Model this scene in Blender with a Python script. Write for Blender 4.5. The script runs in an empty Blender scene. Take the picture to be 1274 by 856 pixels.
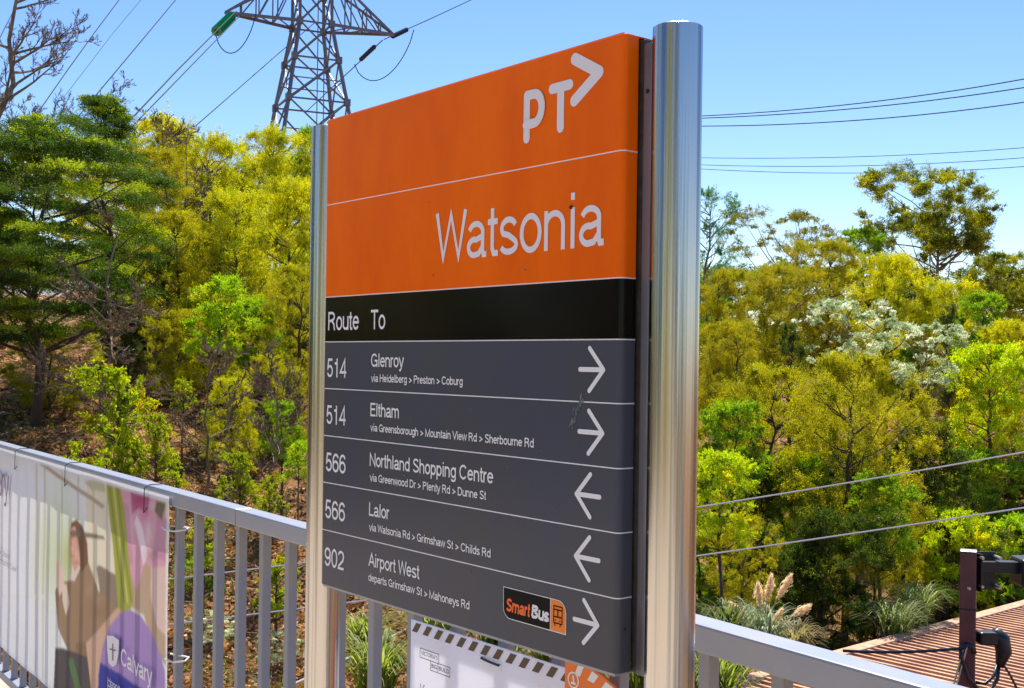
import bpy, bmesh, math, random
import numpy as np
from mathutils import Vector, Matrix
R_ = math.radians
sc = bpy.context.scene
col = sc.collection

# ------------------------------------------------------------------ camera
EYE = 1.65
F, ROLL, HY = 1450.0, .0133, 21.5
cd = bpy.data.cameras.new('camera'); cam = bpy.data.objects.new('camera', cd); col.objects.link(cam)
cd.sensor_width = 36.0; cd.lens = F/1274*36; cd.shift_y = HY/1274
cd.clip_start = .05; cd.clip_end = 3000
cam.matrix_world = Matrix.Translation((0, 0, EYE)) @ Matrix.Rotation(R_(90), 4, 'X') @ Matrix.Rotation(ROLL, 4, 'Z')
sc.camera = cam
# ------------------------------------------------------------------ light
SUN_EL, SUN_AZ = 60.0, 8.0            # degrees; azimuth measured from +Y towards +X
w = bpy.data.worlds.new('World'); sc.world = w; w.use_nodes = True
wn = w.node_tree.nodes; wl = w.node_tree.links
for n in list(wn): wn.remove(n)
sky = wn.new('ShaderNodeTexSky'); sky.sky_type = 'NISHITA'; sky.sun_disc = False
sky.sun_elevation = R_(SUN_EL); sky.sun_rotation = R_(SUN_AZ)
sky.altitude = 100; sky.air_density = 1.0; sky.dust_density = .3; sky.ozone_density = 2.0
hsv = wn.new('ShaderNodeHueSaturation'); hsv.inputs['Saturation'].default_value = 1.28; hsv.inputs['Hue'].default_value = .512; hsv.inputs['Value'].default_value = 1.0
bg = wn.new('ShaderNodeBackground'); bg.inputs['Strength'].default_value = .108
wo = wn.new('ShaderNodeOutputWorld')
wl.new(sky.outputs[0], hsv.inputs['Color']); wl.new(hsv.outputs[0], bg.inputs['Color']); wl.new(bg.outputs[0], wo.inputs[0])
sd = bpy.data.lights.new('sun', 'SUN'); sd.energy = 5.0; sd.angle = R_(.5); sd.color = (1, .93, .80)
sun = bpy.data.objects.new('sun', sd); col.objects.link(sun)
sv = Vector((math.sin(R_(SUN_AZ))*math.cos(R_(SUN_EL)), math.cos(R_(SUN_AZ))*math.cos(R_(SUN_EL)), math.sin(R_(SUN_EL))))
sun.rotation_euler = sv.to_track_quat('Z', 'Y').to_euler(); sun.location = (0, 0, 30)
sc.view_settings.view_transform = 'Standard'; sc.view_settings.look = 'None'
sc.view_settings.exposure = .78; sc.view_settings.gamma = 1
sc.cycles.max_bounces = 8; sc.cycles.transparent_max_bounces = 16; sc.cycles.diffuse_bounces = 4

# ------------------------------------------------------------------ helpers
def ray(px, py):
    u = (px-637)/F; v = (428-py+HY)/F
    return u-v*ROLL, v+u*ROLL
def at(px, py, Y):
    a, b = ray(px, py); return Vector((a*Y, Y, EYE+b*Y))
def proj(x, y, z):
    a = x/y; b = (z-EYE)/y; u = a+b*ROLL; v = b-u*ROLL
    return 637+u*F, 428+HY-v*F
def tag(o, label=None, cat=None, group=None, kind=None):
    if label: o['label'] = label
    if cat: o['category'] = cat
    if group: o['group'] = group
    if kind: o['kind'] = kind
    return o
def empty(name, loc=(0, 0, 0), rz=0, parent=None):
    o = bpy.data.objects.new(name, None); o.empty_display_size = .1; col.objects.link(o)
    o.location = loc; o.rotation_euler = (0, 0, rz)
    if parent: o.parent = parent
    return o
def link(name, me, mat=None, parent=None, smooth=False):
    o = bpy.data.objects.new(name, me); col.objects.link(o)
    if mat is not None and len(me.materials) == 0: me.materials.append(mat)
    if parent is not None: o.parent = parent
    if smooth: me.polygons.foreach_set('use_smooth', [True]*len(me.polygons))
    return o
class MB:
    def __init__(s): s.v = []; s.f = []
    def box(s, a, b):
        (x0, y0, z0), (x1, y1, z1) = a, b; n = len(s.v)
        s.v += [(x0,y0,z0),(x1,y0,z0),(x1,y1,z0),(x0,y1,z0),(x0,y0,z1),(x1,y0,z1),(x1,y1,z1),(x0,y1,z1)]
        s.f += [tuple(n+i for i in q) for q in ((0,3,2,1),(4,5,6,7),(0,1,5,4),(1,2,6,5),(2,3,7,6),(3,0,4,7))]
        return s
    def bar(s, p, q, w, h=None, up=(0, 0, 1)):
        h = h or w; p = Vector(p); q = Vector(q); d = (q-p).normalized(); up = Vector(up)
        if abs(d.dot(up)) > .98: up = Vector((1, 0, 0))
        a = d.cross(up).normalized(); b = a.cross(d).normalized(); n = len(s.v)
        for c in (p, q):
            for i, j in ((-1,-1),(1,-1),(1,1),(-1,1)): s.v.append(tuple(c+a*(i*w/2)+b*(j*h/2)))
        s.f += [tuple(n+i for i in q_) for q_ in ((0,3,2,1),(4,5,6,7),(0,1,5,4),(1,2,6,5),(2,3,7,6),(3,0,4,7))]
        return s
    def tube(s, pts, rad, n=6, cap=True):
        pts = [Vector(p) for p in pts]; m = len(pts)
        if not hasattr(rad, '__len__'): rad = [rad]*m
        prev = None; base = len(s.v)
        for i, p in enumerate(pts):
            d = (pts[min(i+1, m-1)]-pts[max(i-1, 0)]).normalized()
            if prev is None:
                up = Vector((0, 0, 1)) if abs(d.z) < .95 else Vector((1, 0, 0))
                a = d.cross(up).normalized()
            else: a = (prev-d*prev.dot(d)).normalized()
            prev = a; b = d.cross(a)
            for k in range(n):
                t = 2*math.pi*k/n; s.v.append(tuple(p+(a*math.cos(t)+b*math.sin(t))*rad[i]))
        for i in range(m-1):
            for k in range(n):
                k2 = (k+1) % n; s.f.append((base+i*n+k, base+i*n+k2, base+(i+1)*n+k2, base+(i+1)*n+k))
        if cap:
            s.f.append(tuple(base+k for k in reversed(range(n)))); s.f.append(tuple(base+(m-1)*n+k for k in range(n)))
        return s
    def prism(s, prof, z0, z1, cap=True):
        n = len(s.v); m = len(prof)
        s.v += [(x, y, z0) for x, y in prof]+[(x, y, z1) for x, y in prof]
        for i in range(m): j = (i+1) % m; s.f.append((n+i, n+j, n+m+j, n+m+i))
        if cap: s.f += [tuple(n+i for i in reversed(range(m))), tuple(n+m+i for i in range(m))]
        return s
    def poly(s, pts):
        n = len(s.v); s.v += [tuple(p) for p in pts]; s.f.append(tuple(range(n, n+len(pts)))); return s
    def mesh(s, name):
        me = bpy.data.meshes.new(name); me.from_pydata(s.v, [], s.f); me.update(); return me
    def build(s, name, mat, parent=None, smooth=False, bevel=0, seg=2):
        o = link(name, s.mesh(name), mat, parent, smooth)
        if bevel:
            b = o.modifiers.new('bevel', 'BEVEL'); b.width = bevel; b.segments = seg; b.limit_method = 'ANGLE'; b.angle_limit = R_(40)
            b.harden_normals = False
        return o

# ------------------------------------------------------------------ materials
def mat(name, color=(.5,.5,.5), rough=.5, metal=0, spec=.5, coat=0, noise=None, bump=None, vary=.0, streak=None, coat_rough=.1):
    m = bpy.data.materials.new(name); m.use_nodes = True; nt = m.node_tree; N = nt.nodes; Lk = nt.links
    b = N['Principled BSDF']; b.inputs['Base Color'].default_value = (*color, 1)
    b.inputs['Roughness'].default_value = rough; b.inputs['Metallic'].default_value = metal
    b.inputs['Specular IOR Level'].default_value = spec; b.inputs['Coat Weight'].default_value = coat; b.inputs['Coat Roughness'].default_value = coat_rough
    tc = N.new('ShaderNodeTexCoord')
    if noise:                                   # (scale, color2, lo, hi, stretch)
        sca, c2, lo, hi = noise[:4]; st = noise[4] if len(noise) > 4 else (1, 1, 1)
        mp = N.new('ShaderNodeMapping'); mp.inputs['Scale'].default_value = st; Lk.new(tc.outputs['Object'], mp.inputs[0])
        t = N.new('ShaderNodeTexNoise'); t.inputs['Scale'].default_value = sca; t.inputs['Detail'].default_value = 8; t.inputs['Roughness'].default_value = .62
        Lk.new(mp.outputs[0], t.inputs['Vector'])
        r = N.new('ShaderNodeMapRange'); r.inputs['From Min'].default_value = lo; r.inputs['From Max'].default_value = hi
        Lk.new(t.outputs['Fac'], r.inputs['Value'])
        mx = N.new('ShaderNodeMix'); mx.data_type = 'RGBA'; mx.inputs['A'].default_value = (*color, 1); mx.inputs['B'].default_value = (*c2, 1)
        Lk.new(r.outputs[0], mx.inputs['Factor']); Lk.new(mx.outputs['Result'], b.inputs['Base Color'])
    if streak:                                  # (scale, amount) roughness streaks running in z
        sca, am = streak
        mp = N.new('ShaderNodeMapping'); mp.inputs['Scale'].default_value = (1, 1, .015); Lk.new(tc.outputs['Object'], mp.inputs[0])
        t = N.new('ShaderNodeTexNoise'); t.inputs['Scale'].default_value = sca; t.inputs['Detail'].default_value = 4; Lk.new(mp.outputs[0], t.inputs['Vector'])
        r = N.new('ShaderNodeMapRange'); r.inputs['To Min'].default_value = max(rough-am, .02); r.inputs['To Max'].default_value = rough+am
        Lk.new(t.outputs['Fac'], r.inputs['Value']); Lk.new(r.outputs[0], b.inputs['Roughness'])
        bp = N.new('ShaderNodeBump'); bp.inputs['Strength'].default_value = .22; bp.inputs['Distance'].default_value = .004
        Lk.new(t.outputs['Fac'], bp.inputs['Height']); Lk.new(bp.outputs[0], b.inputs['Normal'])
    if bump:
        sca, stn, dist = bump
        t = N.new('ShaderNodeTexNoise'); t.inputs['Scale'].default_value = sca; t.inputs['Detail'].default_value = 6; Lk.new(tc.outputs['Object'], t.inputs['Vector'])
        bp = N.new('ShaderNodeBump'); bp.inputs['Strength'].default_value = stn; bp.inputs['Distance'].default_value = dist
        Lk.new(t.outputs['Fac'], bp.inputs['Height']); Lk.new(bp.outputs[0], b.inputs['Normal'])
    return m
def leaf_mat(name, trans=.45, rough=.5):
    m = bpy.data.materials.new(name); m.use_nodes = True; nt = m.node_tree; N = nt.nodes; Lk = nt.links
    b = N['Principled BSDF']; at_ = N.new('ShaderNodeAttribute'); at_.attribute_name = 'tint'
    b.inputs['Roughness'].default_value = rough; b.inputs['Specular IOR Level'].default_value = .35
    Lk.new(at_.outputs['Color'], b.inputs['Base Color'])
    tr = N.new('ShaderNodeBsdfTranslucent'); hs = N.new('ShaderNodeHueSaturation')
    hs.inputs['Value'].default_value = 1.7; hs.inputs['Saturation'].default_value = 1.1
    Lk.new(at_.outputs['Color'], hs.inputs['Color']); Lk.new(hs.outputs[0], tr.inputs['Color'])
    mx = N.new('ShaderNodeMixShader'); mx.inputs[0].default_value = trans
    Lk.new(b.outputs[0], mx.inputs[1]); Lk.new(tr.outputs[0], mx.inputs[2])
    Lk.new(mx.outputs[0], N['Material Output'].inputs['Surface'])
    return m
M = {}
M['orange'] = mat('orange_enamel', (.95, .158, .001), .30, spec=.12, noise=(9, (.83, .118, .001), .38, .68, (1, 1, .35)))
M['black'] = mat('black_enamel', (.005, .004, .004), .14, spec=.14, noise=(5, (.012, .009, .006), .4, .8, (1, 1, .4)))
M['grey'] = mat('grey_enamel', (.066, .074, .106), .24, spec=.22, noise=(7, (.078, .077, .082), .38, .68, (1, 1, .4)))
M['print_white'] = mat('white_vinyl', (.82, .82, .85), .5)
M['print_lilac'] = mat('pale_vinyl', (.80, .76, .80), .5)
M['steel'] = mat('brushed_stainless_steel', (.64, .61, .585), .22, metal=1, streak=(90, .10), noise=(75, (.27, .26, .27), .47, .60, (1, 1, .006)))  # dark vertical colour streaks imitate bands reflected from the surroundings
M['channel'] = mat('aluminium_channel', (.23, .22, .25), .42, metal=.5, noise=(60, (.13, .12, .14), .45, .65, (1, 1, .08)), bump=(160, .15, .001))
M['edge'] = mat('dark_edge_rail', (.09, .085, .075), .5, metal=.3, noise=(50, (.05, .045, .04), .4, .7))
M['dark'] = mat('dark_gap', (.02, .019, .02), .6)
M['galv'] = mat('galvanised_paint', (.27, .30, .39), .34, spec=.9, noise=(9, (.32, .33, .37), .42, .7), bump=(220, .12, .001))
M['galv_b'] = mat('galvanised_baluster', (.27, .285, .33), .55, metal=.0, noise=(30, (.33, .31, .28), .42, .68, (1, 1, .25)), bump=(260, .25, .001))
M['concrete'] = mat('concrete', (.55, .43, .30), .85, noise=(6, (.33, .31, .28), .35, .7), bump=(60, .3, .004))
M['tie_black'] = mat('black_nylon', (.02, .018, .02), .45)
M['tie_white'] = mat('white_nylon', (.75, .72, .66), .45)
M['bark'] = mat('bark', (.13, .085, .055), .9, noise=(9, (.06, .04, .028), .35, .7, (1, 1, .3)), bump=(30, .6, .02))
M['bark_pale'] = mat('pale_bark', (.30, .22, .15), .85, noise=(5, (.14, .09, .06), .4, .7, (1, 1, .4)), bump=(30, .5, .02))
M['bark_dead'] = mat('weathered_dead_wood', (.34, .25, .16), .9, noise=(6, (.12, .075, .045), .35, .65))
M['leaf'] = leaf_mat('leaf', .48)
M['leaf_fine'] = leaf_mat('fine_needle', .38, .6)
M['pylon'] = mat('weathered_galvanised_angle', (.16, .165, .19), .5, metal=.4, noise=(1.2, (.20, .12, .10), .52, .7))
M['wire'] = mat('aluminium_wire', (.035, .045, .07), .8, spec=.1)
M['wire_pale'] = mat('pale_cable', (.80, .74, .70), .6)
M['green_glass'] = mat('green_glass', (.0, .30, .13), .2, coat=.5)
M['maroon'] = mat('maroon_paint', (.14, .045, .055), .4, noise=(8, (.18, .07, .075), .4, .7), bump=(90, .1, .001))
M['blackpaint'] = mat('black_paint', (.018, .02, .028), .38, noise=(20, (.03, .03, .038), .4, .7))
M['bolt'] = mat('zinc_bolt', (.55, .52, .50), .35, metal=.9)
M['rust'] = mat('rusted_roof_sheet', (.70, .39, .22), .7, noise=(2.5, (.36, .16, .09), .38, .72, (1, 1, 1)), bump=(90, .2, .003))
M['rust_dark'] = mat('rusted_roof_pan', (.16, .06, .04), .8, noise=(7, (.08, .035, .025), .35, .7))
M['rust_cap'] = mat('pale_rusted_capping', (.66, .38, .25), .7, noise=(12, (.36, .16, .09), .35, .7))
M['render'] = mat('cream_render', (.55, .52, .47), .85, noise=(3, (.46, .43, .38), .35, .7))
M['rooftile'] = mat('grey_roof', (.22, .22, .24), .7)
M['glass'] = mat('window_glass', (.03, .05, .07), .08, spec=.8)
M['brick'] = mat('brown_brick', (.20, .09, .06), .85, noise=(14, (.13, .06, .045), .35, .7))

# ------------------------------------------------------------------ terrain
def smooth(a, b, x):
    t = np.clip((x-a)/(b-a), 0, 1); return t*t*(3-2*t)
def ground_z(x, y):
    x = np.asarray(x, float); y = np.asarray(y, float)
    zl = -.35+(np.minimum(y, 27)-11)*.215
    zl = np.where(y < 8, zl-(8-y)*.9, zl)
    zr = -1.95+(np.minimum(y, 34)-14)*.155
    zr = np.where(y < 14, -1.95+(y-14)*.33, zr)
    f = smooth(-1.5, 4.0, x)
    z = zl*(1-f)+zr*f
    z = z+.10*np.sin(x*1.3+y*.7)+.07*np.sin(x*2.9-y*2.1)+.05*np.sin(x*5.1+y*4.3)*(y < 30)
    z = z-smooth(60, 200, y)*2
    return np.maximum(z, -5.2)
def build_ground():
    def axis(lo, hi, fine, n_out, ext):
        mid = np.arange(lo, hi+fine/2, fine)
        out = np.geomspace(fine, ext, n_out).cumsum()
        out = out/out[-1]*ext
        return np.concatenate([lo-out[::-1], mid, hi+out])
    xs_ = axis(-14, 14, .14, 24, 700); ys_ = axis(2, 32, .14, 24, 900)
    X, Y = np.meshgrid(xs_, ys_); rng = np.random.default_rng(1)
    Z = ground_z(X, Y)
    Z += rng.normal(0, .018, X.shape)*((Y > 5) & (Y < 32) & (abs(X) < 15))
    nx, ny = len(xs_), len(ys_)
    co = np.stack([X, Y, Z], -1).reshape(-1, 3)
    i = np.arange(nx*ny).reshape(ny, nx)
    q = np.stack([i[:-1, :-1], i[:-1, 1:], i[1:, 1:], i[1:, :-1]], -1).reshape(-1, 4)
    me = raw_mesh('ground', co, q)
    m = bpy.data.materials.new('leaf_litter_soil'); m.use_nodes = True; N = m.node_tree.nodes; Lk = m.node_tree.links
    b = N['Principled BSDF']; b.inputs['Roughness'].default_value = .95; b.inputs['Specular IOR Level'].default_value = .15
    tc = N.new('ShaderNodeTexCoord')
    n1 = N.new('ShaderNodeTexNoise'); n1.inputs['Scale'].default_value = .9; n1.inputs['Detail'].default_value = 6
    n2 = N.new('ShaderNodeTexVoronoi'); n2.inputs['Scale'].default_value = 11
    n3 = N.new('ShaderNodeTexNoise'); n3.inputs['Scale'].default_value = 9; n3.inputs['Detail'].default_value = 10; n3.inputs['Roughness'].default_value = .75
    for n in (n1, n2, n3): Lk.new(tc.outputs['Object'], n.inputs['Vector'])
    r1 = N.new('ShaderNodeValToRGB'); e = r1.color_ramp.elements
    e[0].position = .32; e[0].color = (.055, .03, .014, 1); e[1].position = .72; e[1].color = (.55, .32, .15, 1)
    x = e.new(.5); x.color = (.27, .13, .05, 1)
    mxf = N.new('ShaderNodeMath'); mxf.operation = 'MULTIPLY_ADD'; mxf.inputs[1].default_value = .55
    mx2 = N.new('ShaderNodeMath'); mx2.operation = 'MULTIPLY_ADD'; mx2.inputs[1].default_value = .3; mx2.inputs[2].default_value = .06
    Lk.new(n3.outputs['Fac'], mxf.inputs[0]); sp = N.new('ShaderNodeSeparateColor'); Lk.new(n2.outputs['Color'], sp.inputs[0])
    Lk.new(sp.outputs[0], mx2.inputs[0]); Lk.new(mx2.outputs[0], mxf.inputs[2]); Lk.new(mxf.outputs[0], r1.inputs[0])
    gm = N.new('ShaderNodeMix'); gm.data_type = 'RGBA'; gm.inputs['B'].default_value = (.06, .075, .018, 1)
    rg = N.new('ShaderNodeMapRange'); rg.inputs['From Min'].default_value = .52; rg.inputs['From Max'].default_value = .68; rg.inputs['To Max'].default_value = .6
    Lk.new(n1.outputs['Fac'], rg.inputs['Value']); Lk.new(rg.outputs[0], gm.inputs['Factor']); Lk.new(r1.outputs[0], gm.inputs['A'])
    Lk.new(gm.outputs['Result'], b.inputs['Base Color'])
    bp = N.new('ShaderNodeBump'); bp.inputs['Strength'].default_value = .9; bp.inputs['Distance'].default_value = .05
    Lk.new(n3.outputs['Fac'], bp.inputs['Height']); Lk.new(bp.outputs[0], b.inputs['Normal'])
    o = link('ground', me, m, smooth=True); tag(o, kind='structure')
def raw_mesh(name, co, quads, tint=None):
    me = bpy.data.meshes.new(name); nv = len(co); nf = len(quads); k = quads.shape[1]
    me.vertices.add(nv); me.vertices.foreach_set('co', np.asarray(co, np.float32).ravel())
    me.loops.add(nf*k); me.loops.foreach_set('vertex_index', np.asarray(quads, np.int32).ravel())
    me.polygons.add(nf); me.polygons.foreach_set('loop_start', np.arange(nf, dtype=np.int32)*k)
    me.update(calc_edges=True)
    if tint is not None:
        a = me.color_attributes.new('tint', 'FLOAT_COLOR', 'POINT')
        c = np.ones((nv, 4), np.float32); c[:, :3] = tint; a.data.foreach_set('color', c.ravel())
    return me
build_ground()

# ------------------------------------------------------------------ the bus stop sign
XS = (.6317343539, -.7751849496); YS = (.7751849496, .6317343539)
L0 = (-.2946, 1.8156); SW = .655
ANG = math.atan2(XS[1], XS[0])
def S(px, py, y0=0.):
    a, b = ray(px, py); t = (L0[0]*YS[0]+L0[1]*YS[1]+y0)/(a*YS[0]+YS[1])
    X = a*t-L0[0]; Y = t-L0[1]; return X*XS[0]+Y*XS[1], b*t
sign = empty('bus_stop_sign', (L0[0], L0[1], 0), ANG)
tag(sign, 'orange, black and grey bus stop sign for Watsonia held between two round steel posts', 'bus stop sign')
def profile(inset=0., back=.023):
    p = []; r = .0075; o = -inset
    p.append((o+.0, back))
    for k in range(5):
        a = math.pi+k*math.pi/8; p.append((r+(r-o)*math.cos(a)+0, r+(r-o)*math.sin(a)))
    for k in range(5):
        a = 1.5*math.pi+k*math.pi/8; p.append((SW+.0035-r+(r-o)*math.cos(a), r+(r-o)*math.sin(a)))
    p.append((SW+.0035-o, back))
    return p
def panel(name, z0, z1, m, label=None):
    mb = MB(); pr = profile(); mb.prism(pr+[(SW-.004, .0235), (.006, .0235)], EYE+z0, EYE+z1)
    o = mb.build(name, M[m], sign, bevel=.0006, seg=1)
    if label: o['label'] = label
    return o
def strip(z, h=.0026, parent=None, m='print_white'):
    pr = profile(-.0003); n = len(pr); mb = MB()
    mb.v = [(x, y, EYE+z-h/2) for x, y in pr]+[(x, y, EYE+z+h/2) for x, y in pr]
    mb.f = [(i, i+1, n+i+1, n+i) for i in range(n-1)]
    return mb.build('white_rule', M[m], parent)
ZL = [.370, .2385, .0955, .0262, -.0460, -.1190, -.1915, -.2650, -.3500]
# monoline grotesque lettering: each glyph is (advance, [polyline, ...]); cap height 1, stroke centrelines
def arc(cx, cy, rx, ry, a0, a1, n=None):
    n = n or max(4, int(abs(a1-a0)/15)); return [(cx+rx*math.cos(R_(a0+(a1-a0)*k/n)), cy+ry*math.sin(R_(a0+(a1-a0)*k/n))) for k in range(n+1)]
def make_glyphs(w):
    h = w/2; T = 1-h; B = h; X = .735-h; D = -.27+h; G = {}
    xm = (X+B)/2; ry = (X-B)/2; ym = .5
    def hump(x0, x1): return arc((x0+x1)/2, X-.22, (x1-x0)/2, .22, 165, 0)+[(x1, 0)]
    def bowl(cx, rx=.24): return arc(cx, xm, rx, ry+.008, 0, 360, 28)
    G[' '] = (.36, [])
    G['W'] = (1.14, [[(.03, 1), (.28, .0+h), (.57, 1-h), (.86, .0+h), (1.11, 1)]])
    G['R'] = (.98, [[(.13, 0), (.13, T)]+[(.50, T)]+arc(.50, .77-h/2, .28, .23-h/2, 90, -90)+[(.13, .54-h)], [(.50, .53-h), (.62, .50-h)]+[(.76, .30), (.78, .12), (.84, 0)]])
    G['T'] = (.84, [[(.03, T), (.81, T)], [(.42, 0), (.42, T)]])
    G['G'] = (1.06, [arc(.52, .5, .42, .5-h, 38, 300, 22)+[(.90, .22), (.93, .47), (.56, .47)], [(.92, .0), (.92, .40)]])
    G['E'] = (.86, [[(.80, T), (.13, T), (.13, B), (.82, B)], [(.13, .53), (.76, .53)]])
    G['N'] = (1.0, [[(.13, 0), (.13, 1-h), (.87, h), (.87, 1)]])
    G['S'] = (.92, [arc(.46, .76-h*.3, .30, .24-h*.7, 15, 215, 12)+[(.46, .515)]+arc(.46, .255+h*.3, .34, .255-h*.7, 38, -165, 12)])
    G['C'] = (1.0, [arc(.51, .5, .41, .5-h, 38, 322, 22)])
    G['L'] = (.76, [[(.13, 1), (.13, B), (.74, B)]])
    G['A'] = (.92, [[(.03, 0), (.46, 1-h*.6), (.89, 0)], [(.19, .33), (.73, .33)]])
    G['H'] = (1.0, [[(.13, 0), (.13, 1)], [(.87, 0), (.87, 1)], [(.13, .53), (.87, .53)]])
    G['P'] = (.92, [[(.13, 0), (.13, T), (.48, T)]+arc(.48, .765-h/2, .30, .235-h/2, 90, -90)+[(.13, .53-h)]])
    G['M'] = (1.16, [[(.13, 0), (.13, 1-h), (.58, h), (1.03, 1-h), (1.03, 0)]])
    G['V'] = (.90, [[(.03, 1), (.45, h), (.87, 1)]])
    G['D'] = (1.0, [[(.13, B), (.13, T), (.46, T)]+arc(.46, .5, .40, .5-h, 90, -90)+[(.13, B)]])
    G['a'] = (.76, [arc(.36, X-.19, .25, .19, 160, 15)+[(.60, .14), (.63, B), (.74, B)], [(.60, .42), (.50, .395)]+arc(.30, .215, .205, .215-h, 70, 290)+[(.46, .08), (.60, .22)]])
    G['t'] = (.40, [[(.18, .94), (.18, .16), (.23, B), (.38, B)], [(.02, X), (.36, X)]])
    G['s'] = (.68, [arc(.34, X-.165, .235, .165, 20, 215, 10)+[(.34, .375)]+arc(.34, .19, .255, .19-h, 40, -165, 10)])
    G['o'] = (.76, [bowl(.38, .29)])
    G['n'] = (.76, [[(.11, 0), (.11, .735)], hump(.11, .63)])
    G['h'] = (.76, [[(.11, 0), (.11, 1)], hump(.11, .63)])
    G['m'] = (1.14, [[(.11, 0), (.11, .735)], hump(.11, .57), hump(.57, 1.02)])
    G['r'] = (.46, [[(.11, 0), (.11, .735)], arc(.38, X-.26, .27, .26, 170, 85)])
    G['i'] = (.31, [[(.155, 0), (.155, .735)], [(.155, .87), (.155, 1)]])
    G['l'] = (.31, [[(.155, 0), (.155, 1)]])
    G['u'] = (.76, [[(.64, .735), (.64, 0)], [(.12, .735)]+[(.12, .26)]+arc(.38, .24, .26, .24-h, 180, 345)])
    G['e'] = (.76, [arc(.38, xm, .28, ry, 0, 0, 1)[:0]+[(.10, .39), (.66, .39)]+arc(.38, xm, .285, ry, 5, 325, 20)])
    G['y'] = (.70, [[(.04, .735), (.35, .05)], [(.66, .735), (.38, .02), (.27, -.20), (.20, D), (.07, D)]])
    G['v'] = (.70, [[(.04, .735), (.35, .03), (.66, .735)]])
    G['w'] = (.98, [[(.03, .735), (.26, .04), (.49, .72), (.72, .04), (.95, .735)]])
    G['d'] = (.76, [[(.64, 0), (.64, 1)], arc(.38, xm, .27, ry, 25, 335, 20)])
    G['b'] = (.76, [[(.12, 0), (.12, 1)], arc(.38, xm, .27, ry, 155, -155, 20)])
    G['p'] = (.76, [[(.12, -.27), (.12, .735)], arc(.38, xm, .27, ry, 155, -155, 20)])
    G['g'] = (.76, [[(.64, .735), (.64, -.04)]+arc(.38, -.04, .26, .23-h, 0, -160, 9), arc(.38, xm, .27, ry, 25, 335, 20)])
    G['>'] = (.80, [[(.12, .62), (.66, .36), (.12, .10)]])
    G["'"] = (.25, [[(.12, .75), (.12, 1)]])
    G['B'] = (.92, [[(.13, 0+h), (.13, T), (.46, T)]+arc(.48, .77, .26, .23-h, 90, -90)+[(.13, .54)], [(.48, .54)]+arc(.50, .28, .29, .26-h+.01, 80, -90)+[(.13, B)]])
    G['I'] = (.36, [[(.18, 0), (.18, 1)]]); G['U'] = (1.0, [[(.13, 1), (.13, .36)]+arc(.5, .38, .37, .38-h, 180, 360)+[(.87, 1)]])
    G['O'] = (1.08, [arc(.54, .5, .43, .5-h, 0, 360, 28)])
    G['c'] = (.68, [arc(.37, xm, .27, ry, 42, 318, 20)])
    G['f'] = (.38, [[(.15, 0), (.15, .80)]+arc(.34, .78, .19, .22-h, 175, 95), [(.02, X), (.35, X)]])
    G['5'] = (.76, [[(.64, T), (.20, T), (.12, .48)]+arc(.37, .33, .28, .33-h, 150, -160, 14)])
    G['1'] = (.76, [[(.43, 0), (.43, 1)], [(.43, .80), (.34, .745), (.17, .735)]])
    G['4'] = (.76, [[(.55, 0), (.55, 1-h), (.06, .28), (.73, .28)]])
    G['6'] = (.76, [arc(.38, .32, .28, .32-h, 0, 360, 20), arc(.40, .60, .30, .40-h, 30, 200, 10)+[(.10, .34)]])
    G['9'] = (.76, [arc(.38, .68, .28, .32-h, 0, 360, 20), arc(.36, .40, .30, .40-h, -150, 20, 10)+[(.66, .66)]])
    G['0'] = (.76, [arc(.38, .5, .28, .5-h, 0, 360, 28)])
    G['2'] = (.76, [arc(.37, .71, .28, .29-h, 170, -20, 10)+[(.56, .48), (.16, .20), (.10, B), (.68, B)]])
    return G
def ribbon(mb, pts, w, y, sx, sz, ox, oz, sh=0):
    P = [Vector(p) for p in pts]; Q = [P[0]]
    for p in P[1:]:
        if (p-Q[-1]).length > 1e-4: Q.append(p)
    P = Q; n = len(P)
    if n < 2: return
    closed = (P[0]-P[-1]).length < 1e-3; L_, R2 = [], []
    for i, p in enumerate(P):
        a = (P[i]-P[i-1]) if i > 0 else ((P[0]-P[-2]) if closed else P[1]-P[0]); b = (P[i+1]-P[i]) if i < n-1 else ((P[1]-P[0]) if closed else P[-1]-P[-2])
        a = a.normalized(); b = b.normalized(); na = Vector((-a.y, a.x)); nb = Vector((-b.y, b.x)); m = (na+nb)
        m = m.normalized() if m.length > .2 else na; k = min(1/max(m.dot(na), .35), 2.2); L_.append(p+m*w/2*k); R2.append(p-m*w/2*k)
    b0 = len(mb.v)
    for l, r in zip(L_, R2):
        for q in (l, r): mb.v.append((ox+(q.x+sh*q.y)*sx, y, oz+q.y*sz))
    for i in range(n-1): mb.f.append((b0+2*i, b0+2*i+1, b0+2*i+3, b0+2*i+2))
def text(body, s0, z0, width, cap, m='print_white', parent=None, wt=.10, y=-.0006, name='lettering', shear=0):
    G = make_glyphs(wt); adv = sum(G[c][0] for c in body); xs0 = G[body[0]][1][0]; lo = min(p[0] for pl in G[body[0]][1] for p in pl)-wt/2
    last = G[body[-1]]; hi = adv-last[0]+max(p[0] for pl in last[1] for p in pl)+wt/2; sx = width/(hi-lo); mb = MB(); x = 0
    for c in body:
        a, pls = G[c]
        for k, pl in enumerate(pls): ribbon(mb, [(x+p[0]-lo, p[1]) for p in pl], wt, y-k*4e-5, sx, cap, s0, z0, shear)
        x += a
    return mb.build(name, M[m], parent)
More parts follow.
